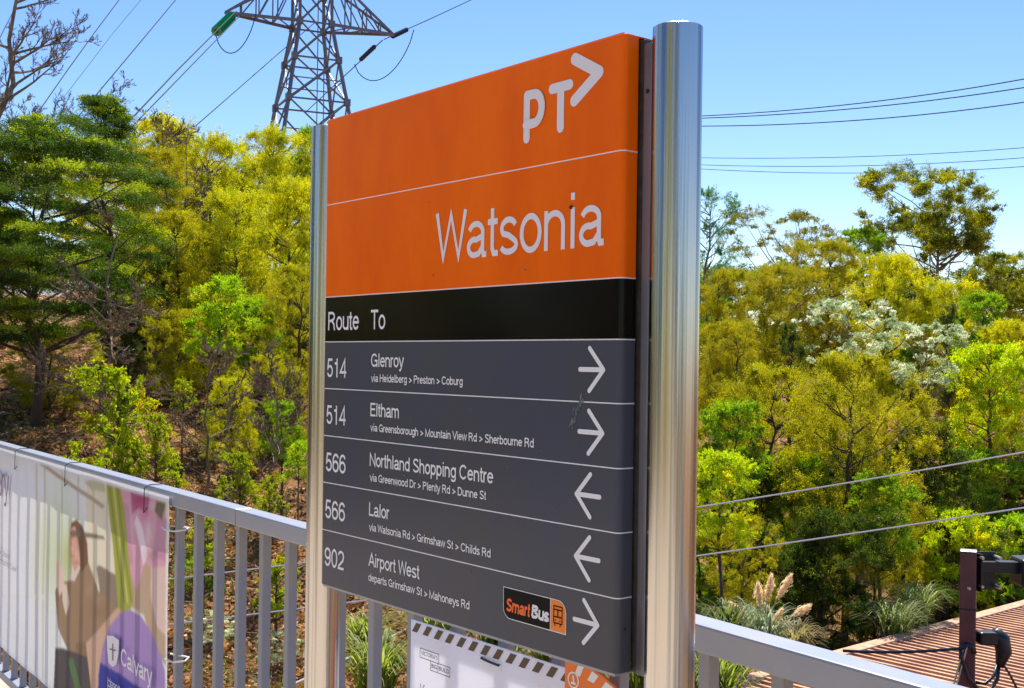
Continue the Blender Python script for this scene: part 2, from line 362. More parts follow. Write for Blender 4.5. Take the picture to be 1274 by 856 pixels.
def stroke(segs, wd, y, mb=None, n=8):
    """round-ended flat strokes in the x/z plane"""
    mb = mb or MB()
    for (x0, z0), (x1, z1) in segs:
        d = math.atan2(z1-z0, x1-x0); pts = []
        for k in range(n+1): a = d+math.pi/2+math.pi*k/n; pts.append((x0+wd/2*math.cos(a), y, z0+wd/2*math.sin(a)))
        for k in range(n+1): a = d-math.pi/2+math.pi*k/n; pts.append((x1+wd/2*math.cos(a), y, z1+wd/2*math.sin(a)))
        mb.poly(pts); y -= .00006
    return mb
hd = panel('header_panel', ZL[1]+.0004, ZL[0], 'orange', 'upper orange panel with the PT arrow emblem')
nm = panel('name_panel', ZL[2]+.0004, ZL[1]-.0004, 'orange', 'orange panel reading Watsonia')
hp = panel('heading_panel', ZL[3]+.0004, ZL[2]-.0004, 'black', 'black strip reading Route To')
rp = []
for i, nme in enumerate(['514 Glenroy', '514 Eltham', '566 Northland Shopping Centre', '566 Lalor', '902 Airport West']):
    rp.append(panel('route_panel', ZL[3+i+1]+.0004, ZL[3+i]-.0004, 'grey', 'grey route panel reading '+nme))
strip(ZL[1], .0034, hd, 'print_lilac'); strip(ZL[2], .0034, nm, 'print_lilac')
for i in range(5): strip(ZL[3+i], .0032, rp[i])
strip(-.3398, .0032, rp[4])
# top capping strip and bottom lip
MB().prism([(.003, .002), (SW-.001, .002), (SW-.001, .0705), (.003, .0705)], EYE+.3701, EYE+.3716).build('top_cap', M['orange'], sign)
MB().prism([(.004, .003), (SW-.002, .003), (SW-.002, .0698), (.004, .0698)], EYE-.3535, EYE-.3503).build('bottom_lip', M['galv'], sign)
# PT emblem
px = stroke([((.4895,.2745),(.4895,.3270)),((.4895,.3275),(.5050,.3273))], .0118, -.0006)
parc = [(.5050+.0135*math.cos(t), .3090+.0178*math.sin(t)) for t in [math.pi/2-math.pi*k/14 for k in range(15)]]
px = stroke(list(zip(parc[:-1], parc[1:])), .0118, -.00112, px); px = stroke([((.5050,.2912),(.4895,.2912))], .0118, -.002, px)
px = stroke([((.5365,.3275),(.5680,.3275)),((.5522,.3275),(.5522,.2790))], .0124, -.0006, px)
px = stroke([((.5765,.3560),(.6185,.3330)),((.6185,.3330),(.5765,.3070))], .0142, -.0006, px)
px.v = [(x, y, EYE+z) for x, y, z in px.v]; px.build('transport_emblem', M['print_lilac'], hd)
text('Watsonia', .2990, EYE+.1335, .3340, .0655, 'print_lilac', nm, wt=.118)
MB().tube([(.5735, -.0006, EYE+.182), (.5735, -.0022, EYE+.182)], .0023, 7).build('gum_spot', M['dark'], nm)
text('Route', .0160, EYE+.0440, .0895, .0285, 'print_white', hp, wt=.13); text('To', .1370, EYE+.0440, .0400, .0285, 'print_white', hp, wt=.13)
rows = [('514','Glenroy',.0860,'via Heidelberg > Preston > Coburg',.2240),('514','Eltham',.0750,'via Greensborough > Mountain View Rd > Sherbourne Rd',.3700),
        ('566','Northland Shopping Centre',.2920,'via Greenwood Dr > Plenty Rd > Dunne St',.2780),('566','Lalor',.0545,'via Watsonia Rd > Grimshaw St > Childs Rd',.2880),
        ('902','Airport West',.1320,'departs Grimshaw St > Mahoneys Rd',.2450)]
for i, (no, dest, wd, via, wv) in enumerate(rows):
    zt = ZL[3+i]; p = rp[i]
    text(no, .0145, EYE+zt-.0545, .0585, .0290, 'print_white', p, wt=.13)
    text(dest, .1405, EYE+zt-.0370, wd, .0195, 'print_white', p, wt=.14)
    text(via, .1410, EYE+zt-.0588, wv, .0112, 'print_white', p, wt=.15)
    zc = zt-.0345; right = i in (0, 1, 4); cx = .6105 if i < 4 else .6065
    tip = cx+.0215 if right else cx-.0215; tail = cx-.018 if right else cx+.018; hx = tip-.0235 if right else tip+.0235
    a = stroke([((hx, zc+.0245), (tip, zc)), ((tip, zc), (hx, zc-.0245)), ((tail, zc), (tip, zc))], .0056, -.0006)
    a.v = [(x, y, EYE+z) for x, y, z in a.v]; a.build('arrow', M['print_white'], p)
# SmartBus badge
def flatpoly(pts, y, name, m, parent):
    mb = MB(); mb.poly([(x, y, EYE+z) for x, z in pts]); return mb.build(name, m if not isinstance(m, str) else M[m], parent)
def badge(g):
    p = [(.4560+g, -.2822-g), (.5600, -.2822-g)]
    for k in range(7): a = math.pi/2-math.pi/2*k/6; p.append((.5600+(.0142-g)*math.cos(a), -.2964+(.0142-g)*math.sin(a)))
    p += [(.5742-g, -.3212+g), (.4700, -.3212+g)]
    for k in range(7): a = -math.pi/2-math.pi/2*k/6; p.append((.4700+(.0140-g)*math.cos(a), -.3072+(.0140-g)*math.sin(a)))
    return p
bdg = flatpoly(badge(0), -.0006, 'badge', 'print_white', rp[4])
M['badge_black'] = mat('badge_black', (.005, .004, .004), .3, spec=.08); M['badge_orange'] = mat('badge_orange', (.90, .22, .01), .4)
M['letter_orange'] = mat('letter_orange', (.95, .13, .01), .4)
b1 = badge(.0011)
flatpoly([q for q in b1 if q[0] < .5455]+[(.5455, -.3201), (.5455, -.2833)][:0] if False else [(.4571,-.2833),(.5455,-.2833),(.5455,-.3201)]+[q for q in b1 if q[0] <= .47 and q[1] < -.30], -.0009, 'badge_field', 'badge_black', rp[4])
flatpoly([(.5468,-.2833)]+[q for q in b1 if q[0] >= .5599]+[(.5468,-.3201)], -.0009, 'badge_field', 'badge_orange', rp[4])
text('Smart', .4625, EYE-.3118, .0470, .0165, 'letter_orange', rp[4], wt=.2, y=-.0012, shear=.12)
text('Bus', .5115, EYE-.3118, .0325, .0165, 'print_white', rp[4], wt=.22, y=-.0012, shear=.12)
bz = -.3015; bx = .5600
bus = stroke([((bx-.0075,bz+.0115),(bx+.0075,bz+.0115)),((bx-.0075,bz+.0115),(bx-.0075,bz-.0085)),((bx+.0075,bz+.0115),(bx+.0075,bz-.0085)),
    ((bx-.0075,bz-.0085),(bx+.0075,bz-.0085)),((bx-.0075,bz+.0075),(bx+.0075,bz+.0075)),((bx-.0075,bz-.001),(bx+.0075,bz-.001)),((bx,bz+.0075),(bx,bz-.001)),
    ((bx-.0045,bz-.005),(bx-.0035,bz-.005)),((bx+.0035,bz-.005),(bx+.0045,bz-.005)),((bx-.0048,bz-.0088),(bx-.0048,bz-.0115)),((bx+.0048,bz-.0088),(bx+.0048,bz-.0115))], .0014, -.0012, n=4)
bus.v = [(x, y, EYE+z) for x, y, z in bus.v]; bus.build('bus_pictogram', M['badge_black'], rp[4])
# scuffs on the Eltham panel
M['scuff'] = mat('blue_grey_scuff', (.12, .17, .22), .5, noise=(120, (.07, .075, .08), .4, .6))
mb = MB(); rr = random.Random(4)
for k in range(26):
    s_, z_ = .574+rr.gauss(0,.0025)+k*.0008, -.078+k*.0013+rr.gauss(0, .002)
    mb.poly([(s_, -.0005-k*1e-6, EYE+z_), (s_+rr.uniform(.001,.004), -.0005-k*1e-6, EYE+z_+.0005), (s_+rr.uniform(.002,.005), -.0005-k*1e-6, EYE+z_+rr.uniform(.004,.009)), (s_+.001, -.0005-k*1e-6, EYE+z_+rr.uniform(.002,.006))])
mb.build('scuff_mark', M['scuff'], rp[1])
rr = random.Random(9)
for par, z0_, z1_, nn_ in ((rp[4], -.33, -.27, 4), (rp[1], -.11, -.06, 3), (rp[2], -.18, -.13, 3), (nm, .11, .22, 4)):
    mb = MB()
    for _ in range(nn_):
        cx_, cz_, q_ = rr.uniform(.2, .57), EYE+rr.uniform(z0_, z1_), rr.uniform(.0007, .0016)
        mb.poly([(cx_+q_*math.cos(t_*1.05)*rr.uniform(.6, 1.2), -.00105, cz_+q_*math.sin(t_*1.05)) for t_ in range(6)])
    mb.build('dirt_specks', M['scuff'], par)
# screw on the side return
MB().tube([(SW+.0030, .0125, EYE-.300), (SW+.0042, .0125, EYE-.300)], .0017, 8).build('side_screw', M['dark'], sign)
# back panel and core
MB().prism([(.004, .050), (SW-.001, .050), (SW+.003, .055), (SW+.003, .066), (SW-.004, .072), (.004, .072), (0, .066), (0, .055)], EYE+.0958, EYE+.370).build('back_panel', M['orange'], sign, bevel=.001)
MB().prism([(.004, .050), (SW-.001, .050), (SW+.003, .055), (SW+.003, .066), (SW-.004, .072), (.004, .072), (0, .066), (0, .055)], EYE-.350, EYE+.0950).build('back_panel', M['grey'], sign, bevel=.001)
MB().box((.02, .024, EYE-.345), (SW-.018, .0495, EYE+.364)).build('core_frame', M['dark'], sign)
PR = .0278; PY = .036; PE = .0528
for sx, lab in ((-1, 'farther steel post, left of the panels'), (1, 'nearer steel post, right of the panels')):
    e = 0 if sx < 0 else SW-.0025
    X = e+sx*PE
    # side channel joining panels and post
    xa, xb = (e+sx*.012, e+sx*.0262); xa, xb = min(xa, xb), max(xa, xb)
    ch = MB().prism([(xa, .025), (xb-.002, .025), (xb, .027), (xb, .047), (xb-.002, .049), (xa, .049)], EYE-.352, EYE+.360).build('side_channel', M['channel'], sign, bevel=.001)
    xa, xb = (e-sx*.0175, e+sx*.0118); xa, xb = min(xa, xb), max(xa, xb)
    MB().box((xa, .0265, EYE-.351), (xb, .0475, EYE+.366)).build('panel_edge_rail', M['edge'], sign, bevel=.001)
    if sx > 0: MB().tube([(e+.0185, .0252, EYE+.306), (e+.0185, .0243, EYE+.306)], .0028, 8).build('fixing_hole', M['dark'], ch)
    n = 64; mb = MB()
    mb.v = [(X+PR*math.cos(2*math.pi*k/n), PY+PR*math.sin(2*math.pi*k/n), z) for z in (.012, EYE+.3712) for k in range(n)]
    mb.v += [(X+PR*math.cos(2*math.pi*k/n), PY+PR*math.sin(2*math.pi*k/n), EYE+.3712) for k in range(n)]
    mb.v += [(X+(PR-.0016)*math.cos(2*math.pi*k/n), PY+(PR-.0016)*math.sin(2*math.pi*k/n), EYE+.3724) for k in range(n)]
    mb.f = [(j*n+k, j*n+(k+1) % n, (j+1)*n+(k+1) % n, (j+1)*n+k) for j in (0, 2) for k in range(n)]+[tuple(3*n+k for k in range(n))]
    po = mb.build('post', M['steel'], sign); po['label'] = lab
    po.data.polygons.foreach_set('use_smooth', [i < n for i in range(len(po.data.polygons))])
    mb = MB(); mb.tube([(X, PY, .0005), (X, PY, .012)], .05, 32); mb.build('base_flange', M['steel'], po)

# ------------------------------------------------------------------ deck
DK = [(-4.9, 8.8), (-2.316, 5.286), (-.4884+.59*.11, 2.784-.807*.11), (.290, 1.828), (3.0, -2.2), (5.7, -6.2)]
def offs(pts, d):
    out = []
    for i, p in enumerate(pts):
        a = Vector(pts[max(i-1, 0)]); b = Vector(pts[min(i+1, len(pts)-1)]); t = (b-a).normalized(); nn = Vector((-t.y, t.x)); out.append((p[0]+nn.x*d, p[1]+nn.y*d))
    return out
# positive d is away from the camera side
back = offs(DK, -14)
ob = offs(DK, .10)
mb = MB(); mb.prism(list(reversed(ob))+back, -.45, 0)
tag(mb.build('footbridge_deck', M['concrete']), kind='structure')
mb = MB(); k0 = offs(DK, .10); k1 = offs(DK, -.13)
mb.prism(list(reversed(k0))+k1, .0, .13)
tag(mb.build('kerb', M['concrete']), kind='structure')

# ------------------------------------------------------------------ railing
RW, RH = .050, .043
rail_top = EYE-.39
railing = empty('railing', (DK[2][0], DK[2][1], 0)); ro = Vector((DK[2][0], DK[2][1], 0))
tag(railing, 'grey painted metal railing with square balusters running behind the bus stop sign', 'railing')
cen = offs(DK, -RW/2)
def railbar(p, q, z0, z1, w_, name, m, bev=.004):
    p = Vector((*p, 0))-ro; q = Vector((*q, 0))-ro; mb = MB()
    mb.bar(p+Vector((0,0,(z0+z1)/2)), q+Vector((0,0,(z0+z1)/2)), w_, z1-z0); return mb.build(name, M[m], railing, bevel=bev)
def lerp2(p, q, t): return (p[0]+(q[0]-p[0])*t, p[1]+(q[1]-p[1])*t)
# the visible joint on the left segment
def rail_at_px(px, i):
    """point of segment i of the rail whose column in the photo is px"""
    a0, _ = ray(px, 640); p, q = cen[i], cen[i+1]
    t = (a0*p[1]-p[0])/((q[0]-p[0])-a0*(q[1]-p[1])); return lerp2(p, q, t)
J = rail_at_px(304, 1)
d1 = Vector(cen[2])-Vector(cen[1]); d1.normalize()
railbar(cen[0], cen[1], rail_top-RH, rail_top, RW, 'top_rail', 'galv')
railbar(cen[1], (J[0]-d1.x*.002, J[1]-d1.y*.002), rail_top-RH, rail_top, RW, 'top_rail', 'galv')
railbar((J[0]+d1.x*.002, J[1]+d1.y*.002), cen[2], rail_top-RH, rail_top, RW, 'top_rail', 'galv')
railbar((J[0]-d1.x*.01, J[1]-d1.y*.01), (J[0]+d1.x*.01, J[1]+d1.y*.01), rail_top-RH+.003, rail_top-.003, RW-.008, 'rail_sleeve', 'dark', 0)
for i in range(2, 5): railbar(cen[i], cen[i+1], rail_top-RH, rail_top, RW, 'top_rail', 'galv')
for i in range(5): railbar(cen[i], cen[i+1], .245, .28, .04, 'bottom_rail', 'galv')
# balusters, placed at regular spacing along each segment
bw = .0235
bal_mesh = MB().box((-bw/2, -bw/2, .281), (bw/2, bw/2, rail_top-RH-.001)).box((-bw/2-.002, -bw/2-.002, rail_top-RH-.005), (bw/2+.002, bw/2+.002, rail_top-RH-.0006)).box((-bw/2-.002, -bw/2-.002, .2806), (bw/2+.002, bw/2+.002, .285)).mesh('baluster')
bal_mesh.materials.append(M['galv_b'])
def balusters(i, startpx, sp):
    p, q = Vector(cen[i]), Vector(cen[i+1]); ln = (q-p).length; d = (q-p)/ln
    s0 = (Vector(rail_at_px(startpx, i))-p).length % sp; ang = math.atan2(d.y, d.x); s = s0
    while s < ln-.012:
        c = p+d*s; o = bpy.data.objects.new('baluster', bal_mesh); col.objects.link(o); o.parent = railing
        o.location = (c.x-ro.x, c.y-ro.y, 0); o.rotation_euler.z = ang
        b = o.modifiers.new('bevel', 'BEVEL'); b.width = .002; b.segments = 1
        s += sp
balusters(0, -60, .147); balusters(1, 301, .1475); balusters(2, 518, .1475); balusters(3, 884.5, .1475)
for (px_, i) in ((650, 2),): pass
for i in (1, 3, 4):
    c = cen[i]; mb = MB().box((c[0]-ro.x-.02, c[1]-ro.y-.02, .13), (c[0]-ro.x+.02, c[1]-ro.y+.02, .245)); mb.build('foot', M['galv'], railing)

# ------------------------------------------------------------------ corflute notices tied behind the sign
M['corflute'] = leaf_mat('white_corrugated_plastic', .35, .5)
YC = .395
def plate(name, pts, y, m, parent, thick=.004):
    """polygon pts in sign-plane coordinates (s, z), front at y"""
    mb = MB(); n = len(pts)
    mb.v = [(s, y, EYE+z) for s, z in pts]+[(s, y+thick, EYE+z) for s, z in pts]
    mb.f = [tuple(range(n)), tuple(reversed(range(n, 2*n)))]+[(i, n+i, n+(i+1) % n, (i+1) % n) for i in range(n)]
    return mb.build(name, M[m], parent)
def tinted(o, c):
    a = o.data.color_attributes.new('tint', 'FLOAT_COLOR', 'POINT')
    a.data.foreach_set('color', list((*c, 1))*len(o.data.vertices))
notice = empty('project_notice', (L0[0], L0[1], 0), ANG)
tag(notice, 'white plastic notice with brown striped border tied to the balusters below the sign', 'notice')
sL, zT = S(511.5, 770.5, YC); sR, _ = S(706, 829, YC)
sR += .006
o = plate('board', [(sL, zT-.42), (sR, zT-.42), (sR, zT), (sL, zT)], YC, 'corflute', notice); tinted(o, (.80, .80, .84))
M['hazard'] = mat('brown_stripe', (.085, .05, .025), .5); M['ink'] = mat('dark_ink', (.10, .10, .11), .5)
nst = 13; sp = (sR-sL)/12.75; mb = MB()
for k in range(nst):
    a = sL+.004+k*sp; mb.poly([(a, YC-.0006, EYE+zT-.0225), (a+sp*.48, YC-.0006, EYE+zT-.0225), (min(a+sp*.88, sR), YC-.0006, EYE+zT-.0035), (min(a+sp*.40, sR), YC-.0006, EYE+zT-.0035)])
mb.build('hazard_stripes', M['hazard'], notice)
def frame_rect(x0, z0, x1, z1, t=.0007):
    mb = MB()
    for a, b in (((x0,z0),(x1,z0)),((x1,z0),(x1,z1)),((x1,z1),(x0,z1)),((x0,z1),(x0,z0))):
        mb = stroke([(a, b)], t*2, YC-.0006, mb, 3)
    mb.v = [(x, y, EYE+z) for x, y, z in mb.v]; return mb
q0 = S(523, 806, YC); q1 = S(546, 828, YC); q2 = S(536, 820, YC); q3 = S(560, 837, YC); q4 = S(545, 826, YC)
hh = .018
frame_rect(q0[0], q0[1]-hh, q1[0], q0[1]).build('logo_box', M['ink'], notice)
frame_rect(q2[0], q0[1]-2*hh, q4[0], q0[1]-hh).build('logo_box', M['ink'], notice); frame_rect(q4[0], q0[1]-2*hh, q3[0], q0[1]-hh).build('logo_box', M['ink'], notice)
text("VICTORIA'S", q0[0]+.004, EYE+q0[1]-hh+.0055, q1[0]-q0[0]-.008, .008, 'ink', notice, wt=.14, y=YC-.0006)
text("BIG", q2[0]+.003, EYE+q0[1]-2*hh+.0055, q4[0]-q2[0]-.006, .008, 'ink', notice, wt=.17, y=YC-.0006)
text("BUILD", q4[0]+.003, EYE+q0[1]-2*hh+.0055, q3[0]-q4[0]-.006, .008, 'ink', notice, wt=.17, y=YC-.0006)
v0 = S(523, 849, YC); text("Vi", v0[0], EYE+v0[1]-.022, .016, .02, 'ink', notice, wt=.12, y=YC-.0006)
t0 = S(600, 818, YC); t1 = S(622, 824, YC)
mb = MB().tube([(t0[0], YC+.004, EYE+t0[1]), (t0[0]+.002, YC-.004, EYE+t0[1]), ((t0[0]+t1[0])/2, YC-.006, EYE+(t0[1]+t1[1])/2-.002), (t1[0], YC-.004, EYE+t0[1]-.003), (t1[0], YC+.004, EYE+t0[1]-.003)], .0022, 6)
o = mb.build('cable_tie', M['tie_black'], notice)
for t in (t0, (t1[0], t0[1]-.003)): MB().tube([(t[0], YC-.0004, EYE+t[1]-.004), (t[0], YC-.0014, EYE+t[1]-.004)], .006, 10).build('eyelet', M['print_white'], notice)
# orange notice
on = empty('warning_notice', (L0[0], L0[1], 0), ANG)
tag(on, 'orange warning notice with white dashes and a white circle, right of the white notice', 'notice')
YO = YC-.012
pl = [S(x, y, YO) for x, y in ((703, 823), (712, 822), (722, 825), (735, 831), (748, 840), (760, 850), (768, 858))]
pts = pl+[(pl[-1][0]+.02, pl[-1][1]-.30), (pl[0][0]+.0, pl[-1][1]-.30)]
M['orange_flu'] = mat('orange_plastic', (.90, .19, .02), .45)
o = plate('board', list(reversed(pts)), YO, 'orange_flu', on)
mb = MB()
for quad in (((715,839),(722,842),(727,829),(720,826)), ((731,846),(739,850),(745,841),(737,835)), ((748,857),(757,861),(763,855),(754,848))):
    mb.poly([(S(x, y, YO)[0], YO-.0006, EYE+S(x, y, YO)[1]) for x, y in quad])
mb.build('white_dashes', M['print_white'], on)
c = S(713.5, 846, YO); ring = MB()
n = 24
for k in range(n):
    a, b = 2*math.pi*k/n, 2*math.pi*(k+1)/n
    ring.poly([(c[0]+r_*math.cos(t), YO-.0006, EYE+c[1]+r_*math.sin(t)) for r_, t in ((.011,a),(.0138,a),(.0138,b),(.011,b))])
ring.build('circle_mark', M['print_white'], on)
stroke([((c[0], EYE+c[1]+.006), (c[0]+.001, EYE+c[1]-.001)), ((c[0]-.004, EYE+c[1]-.005), (c[0]+.005, EYE+c[1]-.005))], .004, YO-.0007).build('circle_mark', M['print_white'], on)

# ------------------------------------------------------------------ the printed banner on the left rail
DD = d1; NN = Vector((-DD.y, DD.x)) * -1       # towards the camera side
if NN.x > 0: NN = -NN
BO = Vector(cen[2])+NN*(RW/2+.005)              # banner plane passes here
def Bp(px, py):
    """(t along rail towards camera, z) on the banner plane"""
    a, b = ray(px, py); k = (BO.x*NN.x+BO.y*NN.y)/(a*NN.x+NN.y)
    return (a*k-BO.x)*DD.x+(k-BO.y)*DD.y, EYE+b*k
def inside(poly, X, Y):
    r = np.zeros(X.shape, bool); n = len(poly); j = n-1
    for i in range(n):
        xi, yi = poly[i]; xj, yj = poly[j]
        c_ = ((yi > Y) != (yj > Y)) & (X < (xj-xi)*(Y-yi)/((yj-yi) or 1e-9)+xi); r ^= c_; j = i
    return r
def s2l(c): return tuple((v/255)**2.2 for v in c)
tR, zB1 = Bp(209.5, 760); zTop = Bp(209, 617)[1]; zBot = Bp(0, 803)[1]; tL = tR-2.9
zBotR = zBot
nu, nv = 520, 300
T, Zg = np.meshgrid(np.concatenate([np.linspace(tL, tR-1.75, 60), np.linspace(tR-1.74, tR, nu-60)]), np.linspace(zBot, zTop, nv))
wx = BO.x+DD.x*T; wy = BO.y+DD.y*T
PX = 637+((wx/wy)+((Zg-EYE)/wy)*ROLL)*F; PY_ = 428+HY-((Zg-EYE)/wy)*F+((wx/wy))*ROLL*F
rng = np.random.default_rng(3)
C = np.zeros(T.shape+(3,)); C[:] = s2l((224, 224, 232))
def blend(mask, c, a=1.):
    m_ = (mask*a)[..., None]; C[:] = C*(1-m_)+np.array(s2l(c))*m_
def soft(v, a, b): return np.clip((v-a)/(b-a), 0, 1)
def gauss(cx, cy, sx, sy): return np.exp(-((PX-cx)/sx)**2-((PY_-cy)/sy)**2)
blend(soft(PX, 20, 60)*.55, (222, 226, 214)); blend(gauss(60, 690, 18, 60), (206, 214, 160), .7); blend(gauss(88, 690, 16, 45), (176, 186, 92), .85); blend(gauss(76, 640, 16, 30), (205, 216, 190), .7)
blend(inside([(108,600),(212,600),(212,800),(108,800)], PX, PY_)*1., (222, 208, 170), .75)
for x_ in (45, 55, 78, 98, 116, 134): blend((abs(PX-x_-(PY_-700)*-.01) < 1.0)*1., (170, 160, 140), .55)
blend(inside([(46,575),(50,573),(132,629),(129,633)], PX, PY_)*1., (172, 148, 130))
blend(inside([(0,740),(80,740),(80,746),(0,744)], PX, PY_)*1., (226, 218, 210), .7)
blend(inside([(106,600),(112,597),(130,600),(133,612),(115,610)], PX, PY_)*1., (186, 186, 148))
blend(inside([(120,706),(124,703),(145,715),(150,780),(138,760),(125,742)], PX, PY_)*1., (134, 116, 96))
blend(inside([(70,735),(75,725),(88,722),(104,700),(110,700),(122,735),(140,748),(146,770),(140,800),(130,830),(125,850),(98,832),(88,812),(74,780)], PX, PY_)*1., (148, 118, 88))
blend(inside([(95,800),(142,795),(135,850),(100,845)], PX, PY_)*.6, (120, 92, 66))
blend(inside([(92,700),(101,706),(94,723),(88,722)], PX, PY_)*1., (216, 196, 184))
blend(inside([(90,650),(97,646),(104,655),(109,675),(110,700),(102,712),(98,690),(94,670),(88,668)], PX, PY_)*1., (112, 76, 52))
blend(inside([(88,658),(95,655),(99,675),(101,700),(94,712),(90,700),(87,680)], PX, PY_)*1., (206, 156, 132))
for fx, fy, sx_, sy_, cc_, aa in ((91.5,668,2.6,1.6,(120,70,60),.7),(90.5,683,1.6,2.0,(232,180,160),.8),(92,692,2.6,1.5,(176,70,70),.8),(96,690,3,6,(226,176,152),.6),(95,700,4,3,(170,116,92),.6),(100,672,3,14,(84,52,36),.5)): blend(gauss(fx, fy, sx_, sy_), cc_, aa)
for k in range(9): blend(gauss(112+4*k, 735+9*k+6*math.sin(k*2.1), 7, 11), (126, 98, 70) if k % 2 else (166, 138, 106), .45)
blend(inside([(88,662),(92,659),(130,667),(132,671),(110,669),(90,667)], PX, PY_)*.9, (104, 88, 70))
blend(inside([(71,702),(75,697),(80,710),(82,730),(76,742),(72,725)], PX, PY_)*1., (222, 188, 170))
blend(inside([(79,728),(84,726),(88,750),(84,766),(80,748)], PX, PY_)*1., (218, 198, 176))
blend(inside([(70,806),(80,806),(112,818),(130,835),(130,875),(66,875)], PX, PY_)*1., (72, 62, 66))
blend(inside([(86,820),(92,818),(106,870),(97,870)], PX, PY_)*1., (74, 110, 62))
blend(inside([(108,800),(146,757),(160,752),(160,875),(116,875)], PX, PY_)*1., (198, 160, 132))
blend(inside([(158,690),(207,690),(207,830),(190,800),(180,765),(160,752)], PX, PY_)*1., (178, 150, 122))
blend(inside([(190,690),(207,690),(207,790),(196,780),(188,740)], PX, PY_)*.9, (214, 184, 172))
blend(inside([(150,607),(165,609),(207,626),(207,705),(190,706),(182,700),(172,735),(160,700),(156,670),(150,640)], PX, PY_)*1., (206, 152, 168))
blend(inside([(164,609),(188,616),(184,640),(174,632),(166,640)], PX, PY_)*.95, (172, 70, 116))
blend(inside([(172,640),(178,655),(185,690),(180,704),(174,670),(169,650)], PX, PY_)*.9, (232, 212, 216))
for fx, fy, sx_, sy_, cc_ in ((182,640,7,9,(196,96,140)),(200,660,6,20,(214,160,176)),(164,660,5,25,(226,190,200)),(190,690,9,8,(150,110,110)),(175,622,6,5,(150,40,100)),(193,630,6,6,(222,196,200)),(186,665,4,18,(232,206,208))): blend(gauss(fx, fy, sx_, sy_), cc_, .6)
blend(inside([(155,625),(163,630),(168,700),(160,706),(156,670)], PX, PY_)*.6, (184, 122, 150)); blend(inside([(196,640),(207,645),(207,700),(192,690)], PX, PY_)*.6, (176, 120, 142))
blend(inside([(196,622),(207,626),(202,648),(193,636)], PX, PY_)*1., (110, 96, 70))
blend(inside([(133,602),(150,604),(158,640),(168,745),(162,768),(148,756),(142,680)], PX, PY_)*1., (152, 156, 52))
for dx in (4, 9, 14): blend((abs(PX-(133+dx+(PY_-604)*.13)) < 1.)*((PY_ > 604) & (PY_ < 750)), (116, 124, 30) if dx != 9 else (196, 196, 110), .8)
pur = [(122,880),(123,840),(128,805),(138,778),(150,763),(163,758),(176,765),(188,785),(198,808),(206,835),(206,880)]
blend(inside(pur, PX, PY_)*1., (150, 122, 176)); blend(inside([(122,822),(150,838),(180,858),(206,876),(206,900),(118,900)], PX, PY_)*inside(pur+[(206,900),(118,900)], PX, PY_), (24, 36, 140))
blend((T > tR-.010)*1., (232, 230, 236)); blend((Zg > zTop-.018)*1., (222, 224, 234)); blend((Zg < zBot+.014)*1., (206, 206, 216))
C *= (1+rng.normal(0, .035, T.shape))[..., None]; 
for _ in range(5):
    D = C.copy(); D[1:-1, 1:-1] = (C[1:-1, 1:-1]*2+C[:-2, 1:-1]+C[2:, 1:-1]+C[1:-1, :-2]+C[1:-1, 2:])/6; C = D
C = np.clip(C*1.12+.02, .003, .88)
rip = .55*(np.sin(T*9)*.0035+np.sin(T*23+Zg*4)*.0016+np.sin(Zg*11+T*3)*.002)*(1-np.clip((Zg-zTop+.1)/.1, 0, 1)*.8)
bo = Vector((BO.x, BO.y, 0))
co = np.stack([DD.x*(T-tR)+NN.x*(rip+.003), DD.y*(T-tR)+NN.y*(rip+.003), Zg], -1).reshape(-1, 3)
i = np.arange(T.size).reshape(T.shape); q = np.stack([i[:-1,:-1], i[:-1,1:], i[1:,1:], i[1:,:-1]], -1).reshape(-1, 4)
br = (BO.x+DD.x*tR, BO.y+DD.y*tR, 0)
banner = empty('banner', br)
tag(banner, 'printed translucent banner with purple arch and Calvary lettering tied along the left railing', 'banner')
M['banner'] = leaf_mat('printed_mesh_vinyl', .24, .6)
M['banner'].node_tree.nodes['Hue/Saturation/Value'].inputs['Value'].default_value = 1.15
M['banner'].node_tree.nodes['Hue/Saturation/Value'].inputs['Saturation'].default_value = 1.0
link('banner_sheet', raw_mesh('banner_sheet', co, q, C.reshape(-1, 3)), M['banner'], banner, smooth=True)
def btext(body, px0, py0, px1, cap, m, wt=.12, name='lettering', zr=False):
    t0_, z0_ = Bp(px0, py0); t1_, z1_ = Bp(px1, py0); z0_ = z1_ if zr else z0_
    o = text(body, t0_-tR, z0_, t1_-t0_, cap, m, banner, wt=wt, y=0, name=name)
    o.rotation_euler.z = math.atan2(DD.y, DD.x); o.location = (NN.x*.013, NN.y*.013, 0); return o
M['mauve'] = mat('mauve_print', (.22, .13, .20), .6); M['greyprint'] = mat('grey_print', (.42, .40, .44), .6)
btext('Calvary', -22, 621, 15, .135, 'mauve', .10, zr=True)
btext('Continuing the Mission of the Sisters', -30, 696, 16, .022, 'greyprint', .12, zr=True)
btext('Community Care', -2, 712, 24, .024, 'greyprint', .12, zr=True)
cal = btext('Calvary', 155.5, 826, 195, .055, 'print_white', .15)
def bpoly(pxs, name, m, d=.013):
    mb = MB(); v = []
    for x_, y_ in pxs:
        t_, z_ = Bp(x_, y_); v.append((DD.x*(t_-tR)+NN.x*d, DD.y*(t_-tR)+NN.y*d, z_))
    mb.poly(v); return mb.build(name, M[m], banner)
bpoly([(138,790),(146,790.5),(153,796),(152.5,812),(150,826),(145,829),(140,824),(138.5,808)], 'shield_emblem', 'print_white')
bpoly([(145,800),(146.2,800),(146.2,821),(145,821)], 'emblem_cross', 'mauve', .014); bpoly([(142,806),(149.5,808),(149.5,809.5),(142,807.5)], 'emblem_cross', 'mauve', .0145)
